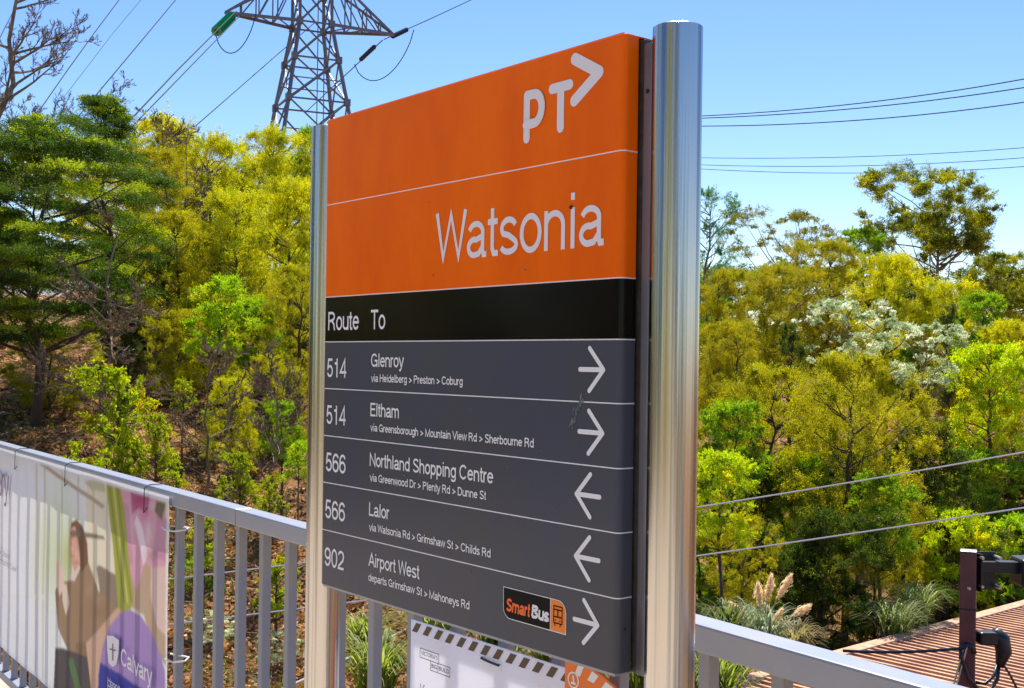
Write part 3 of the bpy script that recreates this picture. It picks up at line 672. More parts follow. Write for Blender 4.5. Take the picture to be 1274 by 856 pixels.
btext('Hospitals', 139, 849, 162, .020, 'print_white'); btext('Home Care', 139, 856, 170, .022, 'print_white')
# ties
def rail_tie(px_, m, drop=.05):
    a0, _ = ray(px_, 580); p, q_ = cen[1], cen[2]; t = (a0*p[1]-p[0])/((q_[0]-p[0])-a0*(q_[1]-p[1]))
    c_ = Vector(lerp2(cen[1], cen[2], t) if t > 0 else rail_at_px(px_, 0))-Vector(br[:2])
    h = RW/2+.004; z1 = rail_top+.003; z0 = rail_top-RH-.004; f = NN
    P = lambda k, z: (c_.x+f.x*k, c_.y+f.y*k, z)
    MB().tube([P(h+.014, z0-.02-drop*.3), P(h+.013, z1-.01), P(h-.004, z1), P(-h+.004, z1), P(-h, z1-.008), P(-h, z0+.004), P(-h+.006, z0), P(h-.002, z0-.012), P(h+.014, z0-.02-drop*.3)], .0015, 5).build('cable_tie', M[m], banner)
for px_ in (32, 96, 197): rail_tie(px_, 'tie_black')
for py_ in (655, 815):
    t_, z_ = Bp(207, py_); ax = Vector((DD.x, DD.y, 0)); nn3 = Vector((NN.x, NN.y, 0))
    c_ = ax*(t_-tR); 
    MB().tube([c_+nn3*.0135+Vector((0,0,z_)), c_+nn3*.014+ax*.02+Vector((0,0,z_-.004)), c_+ax*.075+nn3*.006+Vector((0,0,z_-.004)), c_+ax*.095-nn3*.02+Vector((0,0,z_)), c_+ax*.06-nn3*.045+Vector((0,0,z_)), c_-ax*.0-nn3*.012+Vector((0,0,z_+.002))], .0028, 5).build('cable_tie', M['tie_white'], banner)

# ------------------------------------------------------------------ canopy roof, lower right
eA = at(900, 852, 10.4); ZR = eA.z; eA = Vector((eA.x, eA.y)); b_ = at(1274, 750.5, 1); kB = (ZR-EYE)/(b_.z-EYE); eB = Vector((b_.x*kB, kB))
ed = (eB-eA).normalized(); eL = (eB-eA).length+7
rd = Vector((ed.y, -ed.x))                     # ribs run towards the camera
canopy = empty('station_canopy', (eA.x, eA.y, ZR)); canopy.rotation_euler.z = math.atan2(ed.y, ed.x)
tag(canopy, 'low building with rusty brown corrugated metal roof beyond the railing, bottom right', 'building')
DEEP = 8.5; pit = .118
def rib_mesh():
    a = pit; mb = MB(); P = [(0,0),(.030,0),(.042,.034),(.078,.034),(.090,0),(a,0)]
    y1, y0 = -.12, -DEEP
    for y in (y0, y1): mb.v += [(x, y, z) for x, z in P]+[(x, y, z-.003) for x, z in P]
    n = len(P)
    for k in range(n-1): mb.f.append((k, k+1, 2*n+k+1, 2*n+k)); mb.f.append((n+k, 3*n+k, 3*n+k+1, n+k+1)); mb.f.append((2*n+k, 2*n+k+1, 3*n+k+1, 3*n+k)); mb.f.append((k, n+k, n+k+1, k+1))
    return mb.mesh('roof_rib')
rm = rib_mesh(); rm.materials.append(M['rust'])
rm.materials.append(M['rust_dark'])
for p in rm.polygons:
    cx = sum(rm.vertices[v].co.x for v in p.vertices)/len(p.vertices)
    if cx < .03 or cx > .09: p.material_index = 1
for k in range(int(eL/pit)):
    o = bpy.data.objects.new('roof_rib', rm); col.objects.link(o); o.parent = canopy; o.location = (k*pit, 0, random.Random(k).uniform(-.002, .002))
MB().box((-.12, -.16, -.01), (eL, .0, .048)).build('ridge_capping', M['rust_cap'], canopy, bevel=.01)
MB().box((-.12, -DEEP, -.01), (-.004, -.162, .046)).build('barge_capping', M['rust_cap'], canopy, bevel=.01)
MB().box((-.05, -DEEP, -.30), (eL, -.03, -.06)).build('fascia', M['rust_dark'], canopy)
MB().box((.3, -DEEP+.5, -4.2), (eL-.2, -.4, -.301)).build('wall', M['brick'], canopy)

# ------------------------------------------------------------------ maroon mast with bracket
YP = 7.0; top = at(1205, 686, YP)
mast = empty('equipment_mast', (top.x, YP, -5.2))
tag(mast, 'square maroon steel post with bolted black bracket arm and cables beside the rusty roof', 'post')
H = top.z+5.2; a_ = -.60
def rot2(v, a): return (v[0]*math.cos(a)-v[1]*math.sin(a), v[0]*math.sin(a)+v[1]*math.cos(a))
mh = MB().box((-.046, -.046, 0), (.046, .046, H)).build('shaft', M['maroon'], mast, bevel=.006); mh.rotation_euler.z = a_+.2
c1_ = MB().box((-.048, -.048, H), (.048, .048, H+.008)).build('cap', M['bolt'], mast, bevel=.004); c1_.rotation_euler.z = a_+.2
c2_ = MB().box((-.0472, -.0472, H-.345), (.0472, .0472, H-.335)).build('collar', M['blackpaint'], mast); c2_.rotation_euler.z = a_+.2
pm = MB().box((.045, -.06, H-.235), (.055, .045, H-.01)).build('bracket_plate', M['blackpaint'], mast); pm.rotation_euler.z = .3
pm2 = MB().box((.055, .03, H-.235), (.175, .042, H-.005)).build('bracket_plate', M['blackpaint'], mast); pm2.rotation_euler.z = .0
for bx_, bz_ in ((.06, .03), (.06, .20), (.165, .03), (.165, .205), (-.03, .205)):
    MB().tube([(bx_, -.10 if bx_ < 0 else -.07, H-bz_), (bx_, -.08 if bx_ < 0 else .03, H-bz_)], .010, 6).build('bolt', M['bolt'], mast)
MB().box((.058, -.035, H-.125), (.29, .04, H-.055)).build('arm', M['blackpaint'], mast, bevel=.006)
bxm = MB().box((.285, -.10, H-.20), (.75, .09, H-.03)).build('housing', M['blackpaint'], mast, bevel=.015)
# loudspeaker / sensor with drooping cable
MB().box((.06, -.05, H-.555), (.17, .04, H-.475)).build('junction_box', M['blackpaint'], mast, bevel=.012)
MB().tube([(.155,-.01,H-.47),(.20,-.01,H-.52),(.215,-.01,H-.60),(.19,-.01,H-.69)], [.03,.05,.048,.022], 12).build('horn', M['blackpaint'], mast, smooth=True)
def droop(p, q, sag, n=12):
    p = Vector(p); q = Vector(q); return [p.lerp(q, k/n)-Vector((0,0,sag*4*(k/n)*(1-k/n))) for k in range(n+1)]
MB().tube([(.185,-.01,H-.68),(.175,-.02,H-.76),(.12,-.05,H-.82),(.05,-.07,H-.82),(-.02,-.07,H-.74),(-.06,-.06,H-.62),(-.04,-.05,H-.56)], .012, 7).build('cable', M['blackpaint'], mast, smooth=True)
MB().tube([(.18,-.01,H-.66),(.14,-.05,H-.735),(.08,-.07,H-.775),(.03,-.065,H-.77)], .010, 7).build('cable', M['blackpaint'], mast, smooth=True)
MB().tube([(.19,-.01,H-.64),(.26,0,H-.74),(.36,.02,H-.92)], .007, 6).build('cable', M['blackpaint'], mast)
for s_ in (0, .02): MB().tube([(-.045+s_,-.06,H-.56),(-.08+s_,-.06,H-.70),(-.12+s_,-.06,H-.86)], .006, 5).build('strap', M['bolt'], mast)
MB().tube([(-.06,-.05,H-.575),(-.02,-.05,H-.55),(.01,-.05,H-.56),(.02,-.05,H-.60)], .018, 7).build('strap_buckle', M['blackpaint'], mast, smooth=True)
MB().tube(droop((-.05,-.05,H-.57), (-.66,.3,H-.68), .015), .010, 6).build('cable', M['blackpaint'], mast)

p_ = at(693, 817, 5.0); q_ = at(693, 900, 5.0)
e = empty('maroon_post', (p_.x, 5.0, -5.2)); tag(e, 'short maroon square post top behind the balusters above the orange notice', 'post')
MB().box((-.032, -.032, 0), (.032, .032, p_.z+5.2)).build('shaft', M['maroon'], e, bevel=.004); MB().box((-.034, -.034, p_.z+5.2), (.034, .034, p_.z+5.205)).build('cap', M['maroon'], e)
# ------------------------------------------------------------------ wires
def wire(name, pxs, Y0, Y1, r, m, label, group=None, n=28, ext=(0, 0)):
    """smooth catenary through the photo points, between depths Y0 and Y1"""
    P = []
    x0, x1 = pxs[0][0], pxs[-1][0]
    cf = np.polyfit([p[0] for p in pxs], [p[1] for p in pxs], len(pxs)-1 if len(pxs) < 4 else 2)
    for k in range(n+1):
        t = ext[0]+(1-ext[0]+ext[1])*k/n; x = x0+(x1-x0)*t; y = np.polyval(cf, x)
        iv = (1-t)/Y0+t/Y1; P.append(at(x, y, 1/iv))
    b0 = P[0].copy(); mb = MB(); mb.tube([p-b0 for p in P], r, 5)
    o = mb.build(name, M[m]); o.location = b0; tag(o, label, 'cable', group); return o
wg = 'overhead lines crossing the sky at right'
for k, (a, b, c, lab) in enumerate([((868,144.6),(1070,128.5),(1290,95.5),'uppermost power line of the upper trio right of the near post'),
        ((868,147.3),(1070,134.5),(1290,106.5),'middle power line of the upper trio right of the near post'),
        ((868,157),(1070,149.5),(1290,125),'lowest power line of the upper trio, passing just above the thinner lines')]):
    wire('power_line', [a, b, c], 60, 45, .024, 'wire', lab, wg, ext=(-.6, .3))
for a, b, c, lab in [((868,196.3),(1070,195),(1290,182.5),'uppermost thin line of the lower trio above the tall tree'), ((868,205),(1070,206.3),(1290,195),'middle thin line of the lower trio above the tall tree'),
        ((868,210),(1070,215.3),(1290,206),'lowest thin line of the lower trio touching the tall tree')]:
    wire('power_line', [a, b, c], 75, 60, .018, 'wire', lab, wg, ext=(-.5, .3))
wire('guy_cable', [(-20,746), (210,720), (380,699), (868,632), (1274,562), (1400,539)], 9, 8, .0060, 'wire_pale', 'upper pale cable crossing behind the sign in front of the slope', 'pale cables below', ext=(-.2,.2))
wire('guy_cable', [(-20,802), (229,776), (380,757), (468,744.6), (868,690), (1274,632), (1400,612)], 8.6, 7.6, .0060, 'wire_pale', 'lower pale cable crossing behind the sign in front of the slope', 'pale cables below', ext=(-.2,.2))
wire('guy_cable', [(340,862), (377,846), (439.5,816), (500,785), (620,722)], 7.5, 9, .008, 'wire_pale', 'short pale cable rising behind the balusters under the sign', 'pale cables below', ext=(-.3,.0))

# ------------------------------------------------------------------ pylon
PD = 70.; pc = at(388, 33, PD); pzb = 1.6
pyl = empty('transmission_pylon', (pc.x, pc.y, pzb), R_(24))
tag(pyl, 'steel lattice electricity pylon rising above the trees left of the sign', 'pylon')
zc = pc.z-pzb
def RR(z): return 1.36 if z >= zc else 1.36+(zc-z)*.234
def corner(k, z): a = math.pi/4+k*math.pi/2; return Vector((RR(z)*math.cos(a), RR(z)*math.sin(a), z))
lv = [0, 4.2, 8.0, 11.5, zc-4.75, zc-2.2, zc, zc+2.1, zc+4.2]
for k in range(4):
    MB().bar(corner(k, 0), corner(k, zc), .17, .17).build('tower_leg', M['pylon'], pyl)
    MB().bar(corner(k, zc), corner(k, zc+6), .16, .16).build('tower_leg', M['pylon'], pyl)
def member(p, q, w_=.085): return MB().bar(p, q, w_, w_).build('lattice_brace', M['pylon'], pyl)
for i in range(len(lv)-1):
    for k in range(4):
        a, b = corner(k, lv[i]), corner((k+1) % 4, lv[i]); c_, d_ = corner(k, lv[i+1]), corner((k+1) % 4, lv[i+1])
        member(a, d_); member(b, c_)
        if i >= 3: member(c_, d_, .09)
        mid = (a+b+c_+d_)/4
        if i in (3, 4): member(mid, (c_+a)/2, .06); member(mid, (b+d_)/2, .06)
        for nd in (a, b): MB().box(tuple(nd-Vector((.17,.17,.2))), tuple(nd+Vector((.17,.17,.2)))).build('gusset_plate', M['pylon'], pyl) if k % 2 == 0 and i >= 3 else None
AL = 5.15
for sx in (-1, 1):
    tip = Vector((sx*AL, 0, zc+.15)); ks = (0, 3) if sx > 0 else (1, 2); arm = empty('cross_arm', (0, 0, 0), 0, pyl)
    def am(p, q, w_=.1): return MB().bar(p, q, w_, w_).build('arm_member', M['pylon'], arm)
    lo = [corner(k, zc) for k in ks]; hi = [corner(k, zc+3.0) for k in ks]
    for p in lo: am(p, tip, .16)
    for p in hi: am(p, tip, .12)
    for f_ in (.3, .55, .78):
        a = [l.lerp(tip, f_) for l in lo]; b = [h.lerp(tip, f_) for h in hi]
        am(a[0], a[1], .06); am(a[0], b[0], .07); am(a[1], b[1], .07); am(b[0], b[1], .06)
    prev = lo+hi
    for f_ in (.3, .55, .78):
        a = [l.lerp(tip, f_) for l in lo]; b = [h.lerp(tip, f_) for h in hi]
        am(prev[2], a[0], .07); am(prev[3], a[1], .07); am(prev[0], a[1], .06); prev = a+b
MB().bar((.3, -.3, 4), (.3, -.3, zc+5), .05).build('ladder_rail', M['pylon'], pyl); MB().bar((.7, -.3, 4), (.7, -.3, zc+5), .05).build('ladder_rail', M['pylon'], pyl)
tipL = at(291, 16, 67.5); tipR = at(478, 49.5, 72)
# conductors
def seg(name, pts3, r, m, label, cat='cable', group=None):
    b0 = Vector(pts3[0]); mb = MB(); mb.tube([Vector(p)-b0 for p in pts3], r, 5); o = mb.build(name, M[m]); o.location = b0; tag(o, label, cat, group); return o
cg = 'conductors leaving the pylon'
def px3(lst): return [at(x, y, Y) for x, y, Y in lst]
seg('power_line', px3([(294,14,67.5),(220,88,52),(150,162,42),(80,236,36)]), 0.0319, 'wire', 'dark conductor running down left from the green insulator', group=cg)
seg('power_line', px3([(300,18,68),(228,92,53),(158,164,43),(90,236,37)]), 0.0261, 'wire', 'thinner conductor beside the one from the green insulator', group=cg)
seg('power_line', px3([(392,28,73),(345,68,70),(297,110,62),(250,151,55),(200,196,49)]), 0.0261, 'wire', 'conductor meeting the trees just left of the pylon', group=cg)
seg('power_line', px3([(235,-20,40),(175,52,34),(118,120,30),(70,178,27)]), 0.0162, 'wire', 'dark line from the top edge down towards the left trees', group=cg)
seg('power_line', px3([(160,-16,40),(118,40,36),(82,90,33),(50,136,30)]), 0.0162, 'wire', 'dark line passing above the tip of the bare tree', group=cg)
seg('power_line', px3([(182,-8,60),(140,42,56),(105,88,52),(80,120,50)]), 0.0116, 'wire', 'faintest line between the two dark ones at upper left', group=cg)
seg('power_line', px3([(34,-20,40),(10,27,36),(-20,86,33)]), 0.0151, 'wire', 'line crossing the bare tree in the upper left corner', group=cg)
seg('power_line', px3([(478,49,72),(532,25,80),(590,-2,90),(640,-25,100)]), 0.0348, 'wire', 'conductor running up right from the right cross arm', group=cg)
seg('power_line', px3([(476,50,72),(442,82,80),(412,110,88),(380,140,95)]), 0.0348, 'wire', 'conductor running down left behind the pylon from the right cross arm', group=cg)
jg = 'slack jumper loops'
def loop(p, q, sag, label, Y):
    pts = []
    for k in range(17):
        t = k/16; pts.append(at(p[0]+(q[0]-p[0])*t, p[1]+(q[1]-p[1])*t+sag*(1-(2*t-1)**2)**.75, Y))
    seg('jumper_cable', pts, .030, 'wire', label, 'cable', jg)
loop((269,45), (318,18), 33, 'jumper loop hanging beside the green insulator', 67); loop((441,80), (515,37), 38, 'jumper loop hanging below the right cross arm', 72)
def insulator(p, q, r, m, label, n):
    p = Vector(p); q = Vector(q); t = empty('insulator_string', p); tag(t, label, 'insulator'); d = (q-p)
    MB().tube([(0,0,0), tuple(d)], r*.35, 6).build('rod', M['wire'], t)
    for k in range(n):
        c_ = d*((k+.5)/n); u_ = d.normalized()*(d.length/n*.3); MB().tube([c_-u_, c_+u_], [r*.55, r], 10).build('insulator_disc', M[m], t)
insulator(at(288.5, 20, 67.3), at(269, 39, 64), .30, 'green_glass', 'green glass insulator string at the left cross arm', 11)
insulator(at(487, 46, 72.5), at(506, 37, 74.5), .16, 'wire', 'dark insulator string right of the right cross arm', 8)
insulator(at(467, 57, 74), at(449, 74, 78), .16, 'wire', 'dark insulator string below left of the right cross arm', 8)

# ------------------------------------------------------------------ vegetation
def unit(v): return v/np.maximum(np.linalg.norm(v, axis=-1, keepdims=True), 1e-9)
def leaf_cloud(c, ax, ln, wd, tint, rng, droop=0.):
    n = len(c); ax = unit(ax); r = unit(rng.normal(size=(n, 3))); r[:, 2] *= .6
    sd_ = unit(np.cross(ax, r)); l = (ax*ln[:, None])*.5; s = sd_*wd[:, None]*.5
    co = np.stack([c-l, c+s-l*.1, c+l, c-s-l*.1], 1).reshape(-1, 3)
    return co, np.arange(n*4).reshape(-1, 4), np.repeat(tint, 4, 0)
def crown_env(shape, t):
    if shape == 'cone': return (1-t)**.75*.95+.05
    if shape == 'column': return np.sin(np.pi*np.clip(t*.92+.06, 0, 1))**.45
    if shape == 'umbrella': return np.sqrt(np.clip(1-(1-t)**2*.55, 0, 1))*np.sqrt(np.clip(1-(t*1.0)**6, 0, 1))
    if shape == 'bush': return np.sqrt(np.clip(1-(t**2.3), 0, 1))*(.75+.25*t)
    return np.sin(np.pi*np.clip(t*.9+.08, 0, 1))**.6
TPL = {}
def template(key, H=5., R=2., base=.1, shape='bush', clumps=60, cr=.5, twigs=14, lpt=30, ll=.07, lw=.024, flat=1., up=.35, pal=((.1,.13,.02),(.2,.22,.02)), hot=None, seed=0, bark='bark', lm='leaf', lobes=5, shell=.55, spread=.45, tiers=0):
    rng = np.random.default_rng(seed)
    # lobes make the outline uneven
    lob = unit(rng.normal(size=(lobes, 3))); la = rng.uniform(.15, .38, lobes)
    cc = []
    while len(cc) < clumps:
        t = rng.uniform(0, 1); a = rng.uniform(0, 2*np.pi); rr_ = crown_env(shape, np.array(t))*R
        k = rng.uniform(shell, 1)**.6 if rng.random() < .8 else rng.uniform(.1, shell)
        d = unit(np.array([np.cos(a), np.sin(a), (t-.5)*1.6])); g = 1+sum(l_*max(0, float(d@v_))**3 for l_, v_ in zip(la, lob))-.18*rng.random()
        z = H*(base+(1-base)*t)*(1 if t < .5 else (1+(g-1)*.35)); cc.append((np.cos(a)*rr_*k*g, np.sin(a)*rr_*k*g, z))
    cc = np.array(cc); cc[:, 2] = np.minimum(cc[:, 2], H-cr*.3)
    if tiers:
        st = H*(1-base)/tiers; ph = np.arctan2(cc[:, 1], cc[:, 0]); off_ = .22*np.sin(ph*2+1.3)+.2*np.sin(ph*3)
        cc[:, 2] = (np.round(cc[:, 2]/st+off_)-off_)*st+.10*np.hypot(cc[:, 0], cc[:, 1])
    p1, p2 = np.array(pal[0]), np.array(pal[1])
    C_, A_, L_, W_, T_ = [], [], [], [], []
    for c in cc:
        h = c[2]/H; rad = cr*rng.uniform(.65, 1.25)
        out = unit(np.array([c[0], c[1], (h-.35)*R*1.2])+1e-6)
        nt = max(3, int(twigs*rng.uniform(.6, 1.3)))
        td = unit(rng.normal(size=(nt, 3))*np.array([1, 1, flat])+out*.7+np.array([0, 0, up]))
        td[:, 2] *= flat; tl = rad*rng.uniform(.45, 1.15, nt)*np.where(rng.random(nt) < .12, 1.5, 1)
        org = c-out*rad*.35+rng.normal(0, rad*.18, (nt, 3))*np.array([1, 1, flat])
        s = rng.beta(1.6, 1.1, (nt, lpt))
        pos = org[:, None]+td[:, None]*(s*tl[:, None])[..., None]+rng.normal(0, rad*.07, (nt, lpt, 3))
        sag = (s**2*tl[:, None]*.12); pos[..., 2] -= sag
        ax = td[:, None]+rng.normal(0, spread, (nt, lpt, 3))
        mixv = rng.beta(1.3, 1.3)*.6+rng.uniform(0, .4, (nt, lpt)); tint = p1+(p2-p1)*mixv[..., None]
        if hot is not None and rng.random() < hot[1]: tint = tint*.35+np.array(hot[0])*.65
        tint = tint*rng.uniform(.75, 1.25, (nt, lpt, 1))*(1+rng.normal(0, .06, (nt, lpt, 3)))
        C_.append(pos.reshape(-1, 3)); A_.append(ax.reshape(-1, 3)); m_ = nt*lpt; ks = rng.uniform(.6, 1.25)
        L_.append(ll*ks*rng.uniform(.5, 1.4, m_)); W_.append(lw*ks*rng.uniform(.6, 1.3, m_)); T_.append(tint.reshape(-1, 3))
    co, q, ti = leaf_cloud(np.concatenate(C_), np.concatenate(A_), np.concatenate(L_), np.concatenate(W_), np.clip(np.concatenate(T_), .004, .8), rng)
    crown = raw_mesh(key+'_crown', co, q, ti); crown.materials.append(M[lm])
    mb = MB(); r0 = H*.016+.02; lean = rng.normal(0, .05*H, 2)
    tp = [Vector((lean[0]*s*s+rng.normal(0, .02*H)*(s > 0), lean[1]*s*s+rng.normal(0, .02*H)*(s > 0), H*.86*s-(.3 if s == 0 else 0))) for s in np.linspace(0, 1, 8)]
    mb.tube(tp, [r0*(1-.85*s) for s in np.linspace(0, 1, 8)], 8)
    lim = cc[rng.permutation(len(cc))[:min(len(cc), 46)]]
    for c in lim:
        zz = min(max(c[2]-np.hypot(c[0], c[1])*rng.uniform(.4, .9), H*.06), H*.8); s = zz/(H*.86); k = s*7; i0 = int(k); p = tp[i0].lerp(tp[min(i0+1, 7)], k-i0)
        q_ = Vector(c); mid = p.lerp(q_, .5)+Vector(rng.normal(0, .05*R, 3))+Vector((0, 0, -.06*R)); r1 = r0*.38*(1-s*.5)
        mb.tube([p, p.lerp(mid, .5)+Vector(rng.normal(0,.02*R,3)), mid, mid.lerp(q_, .5)+Vector(rng.normal(0,.02*R,3)), q_], [r1, r1*.8, r1*.6, r1*.4, r1*.15], 5, cap=False)
    trunk = mb.mesh(key+'_trunk'); trunk.materials.append(M[bark]); trunk.polygons.foreach_set('use_smooth', [True]*len(trunk.polygons))
    TPL[key] = (trunk, crown, H, R, 'trunk', 'crown')
def plant(key, px_, pytop, Y, wpx, label, cat='tree', group=None, rz=None, name='tree', dz=0.):
    tr, cr_, H, R, n1, n2 = TPL[key]; p = at(px_, pytop, Y); gz = float(ground_z(p.x, p.y))+dz
    h = max(p.z-gz, .3); sx = wpx/F*Y/2/R*.92; sz = min(h/H, sx*1.3)
    e = empty(name, (p.x, p.y, gz)); e.rotation_euler.z = rz if rz is not None else (px_*7.13+Y*3.1) % 6.28
    tag(e, label, cat, group); up_ = h-H*sz
    for n_, me in ((n1, tr), (n2, cr_)):
        o = bpy.data.objects.new(n_, me); col.objects.link(o); o.parent = e; o.scale = (sx, sx, sz); o.location.z = up_
    if up_ > .15:
        r_ = (H*.016+.02)*sx; MB().tube([(0,0,-.2), (.04*up_,0,up_*.5), (0,0,up_-.2*sz)], [r_*1.25, r_*1.1, r_], 8).build('lower_trunk', tr.materials[0], e, smooth=True)
    return e
YG = ((.23,.25,.006),(.70,.66,.014)); LIME = ((.20,.34,.012),(.52,.68,.03)); OLI = ((.13,.15,.010),(.54,.50,.020)); CON = ((.018,.045,.008),(.11,.18,.014))
ORG = ((.21,.22,.008),(.58,.47,.014)); GRN = ((.08,.16,.014),(.30,.46,.026)); BLU = ((.05,.12,.05),(.16,.30,.11)); SIL = ((.36,.44,.22),(.80,.82,.64)); DRK = ((.024,.045,.008),(.11,.16,.018))
template('cypress', 4.6, 1.9, .30, 'round', 230, .46, 24, 44, .048, .015, .26, .2, CON, ((.46,.55,.02),.26), 11, 'bark', 'leaf_fine', 7, .45, .45, tiers=8)
template('cypress_b', 5.0, 1.7, .26, 'cone', 190, .42, 24, 44, .048, .015, .30, .2, CON, ((.46,.55,.02),.28), 12, 'bark', 'leaf_fine', 6, .4, .45, tiers=9)
template('wattle', 4.5, 1.9, .08, 'bush', 170, .40, 24, 40, .060, .018, .9, .2, YG, ((.56,.38,.012),.08), 21, 'bark', 'leaf', 8, .5, .75)
template('wattle_b', 4.0, 1.9, .05, 'bush', 170, .40, 24, 40, .055, .018, .85, .2, YG, ((.20,.30,.015),.25), 22, 'bark', 'leaf', 8, .5, .8)
template('kunzea', 4.2, 1.9, .05, 'bush', 170, .38, 26, 40, .046, .016, .8, .2, ORG, ((.34,.36,.015),.4), 31, 'bark', 'leaf_fine', 8, .5, .8)
template('olive', 4.5, 1.9, .06, 'round', 160, .42, 24, 40, .052, .018, .8, .15, OLI, ((.40,.36,.015),.25), 41, 'bark', 'leaf', 8, .5, .8)
template('lime', 2.4, 1.3, .04, 'bush', 90, .30, 20, 32, .055, .026, .8, .1, LIME, ((.5,.5,.02),.2), 51, 'bark', 'leaf', 8, .5, .9)
template('yellow', 2.4, 1.3, .04, 'bush', 100, .28, 20, 34, .050, .024, .8, .1, ((.24,.33,.008),(.62,.72,.02)), ((.66,.6,.01),.1), 52, 'bark', 'leaf', 8, .5, .9)
template('green', 2.8, 1.5, .04, 'bush', 100, .34, 20, 32, .06, .026, .8, .1, GRN, ((.36,.48,.02),.3), 61, 'bark', 'leaf', 8, .5, .9)
template('dark', 3.4, 1.9, .02, 'bush', 100, .42, 20, 32, .07, .028, .7, .1, DRK, ((.20,.22,.015),.2), 71, 'bark', 'leaf', 7, .4, .8)
template('silver', 2.6, 1.5, .3, 'umbrella', 75, .26, 18, 26, .06, .024, .6, .2, SIL, ((.20,.28,.08),.35), 81, 'bark_dead', 'leaf', 8, .5, .9)
template('sprig', 1.2, .62, .04, 'bush', 46, .16, 14, 22, .045, .022, .9, .3, ((.18,.26,.01),(.46,.52,.02)), ((.5,.36,.01),.12), 85, 'bark', 'leaf', 7, .4, .8)
template('eucalypt', 7.0, 2.9, .60, 'umbrella', 190, .46, 26, 30, .07, .030, .7, .15, ((.07,.10,.014),(.28,.29,.02)), ((.44,.42,.02),.25), 91, 'bark_pale', 'leaf', 5, .55, .8)
template('airy', 5.5, 2.4, .42, 'umbrella', 190, .36, 16, 18, .06, .022, .5, .2, ((.10,.12,.015),(.28,.24,.025)), None, 92, 'bark_pale', 'leaf', 7, .5, .7)
template('bluegum', 6.5, 1.6, .15, 'column', 100, .44, 18, 28, .085, .024, 1.0, .1, BLU, None, 93, 'bark_pale', 'leaf', 6, .5, .7)
template('column', 4.0, .8, .03, 'column', 80, .26, 18, 30, .05, .018, 1.0, .7, ((.03,.055,.010),(.11,.16,.018)), None, 94, 'bark', 'leaf_fine', 3, .6, .5)

G1 = 'trees and shrubs on the left slope'; G2 = 'trees and shrubs on the right slope'
# far fill behind both sides
ff = 'far trees closing the skyline'
for k, (x_, y_, Y_, w_, t_) in enumerate([(-60,170,38,260,'dark'),(90,190,42,240,'olive'),(230,185,40,240,'olive'),(360,190,41,240,'wattle_b'),(470,170,40,240,'olive'),(900,330,44,200,'dark'),
        (1010,335,46,240,'olive'),(1130,330,44,240,'dark'),(1250,345,45,240,'olive'),(1370,330,44,240,'dark'),(600,250,44,260,'olive'),(760,280,44,260,'wattle')]):
    plant(t_, x_, y_, Y_, w_, 'distant %s tree closing the skyline %s' % ({'dark':'dark','olive':'olive','wattle':'golden','wattle_b':'golden'}[t_], ('at the far left edge','behind the layered cypress','behind the russet wattle','behind the pylon wattle','behind the orange header','right of the near post','behind the airy gum','under the tall gum','at the right edge','beyond the right edge','behind the black strip','behind the station name')[k]), 'tree', ff)
# left
plant('wattle', 205, 150, 25, 150, 'tall russet tipped wattle at the skyline right of the layered cypress', group=G1)
plant('wattle_b', 268, 168, 24, 150, 'golden green wattle at the skyline below the slanting power lines', group=G1)
plant('wattle_b', 345, 160, 25, 130, 'bright yellow green wattle in front of the foot of the pylon', group=G1)
plant('green', 395, 158, 26, 90, 'green tree just left of the far sign post, under the pylon', group=G1)
plant('kunzea', 205, 185, 21, 130, 'rust and olive shrub midway up the left slope', group=G1)
plant('wattle', 365, 225, 18.5, 150, 'large golden wattle immediately left of the sign post', group=G1)
plant('wattle_b', 290, 235, 19.5, 140, 'olive gold wattle between the lime bush and the skyline', group=G1)
plant('olive', 225, 262, 19, 120, 'dark olive shrub above the lime bush', group=G1)
plant('cypress_b', 135, 122, 19, 190, 'taller layered cypress with top under the slanting wires', group=G1)
plant('cypress', 45, 142, 15.5, 310, 'broad dark layered cypress filling the left edge', group=G1, rz=.4)
plant('cypress', -60, 190, 14, 240, 'cypress cut off by the left edge of the picture', group=G1, rz=2.4)
plant('lime', 274, 342, 15.5, 92, 'bright lime green bush in the middle of the left slope', 'shrub', G1, name='shrub')
plant('green', 322, 372, 16.5, 95, 'green shrub right of the lime bush', 'shrub', G1, name='shrub')
plant('olive', 372, 330, 16, 120, 'olive shrub touching the far sign post', 'shrub', G1, name='shrub')
plant('olive', 222, 385, 17.5, 80, 'low olive shrub left of the lime bush', 'shrub', G1, name='shrub')
plant('sprig', 150, 452, 11.6, 120, 'yellow green shrub standing on the leaf litter above the banner', 'shrub', G1, name='shrub')
plant('sprig', 196, 512, 11.4, 70, 'low golden shrub beside the yellow green shrub', 'shrub', G1, name='shrub')
plant('green', 352, 500, 12.5, 70, 'small green shrub low down by the far sign post', 'shrub', G1, name='shrub')
plant('olive', 338, 440, 14.6, 100, 'olive shrub behind the tangle of sticks by the far post', 'shrub', G1, name='shrub')
plant('wattle_b', 292, 470, 13.6, 84, 'golden low shrub below the lime bush', 'shrub', G1, name='shrub')
plant('olive', 60, 405, 16.5, 120, 'olive shrub on the slope under the left cypress', 'shrub', G1, name='shrub')
plant('lime', 372, 548, 11.0, 44, 'small lime sprout just above the rail by the far post', 'shrub', G1, name='shrub')
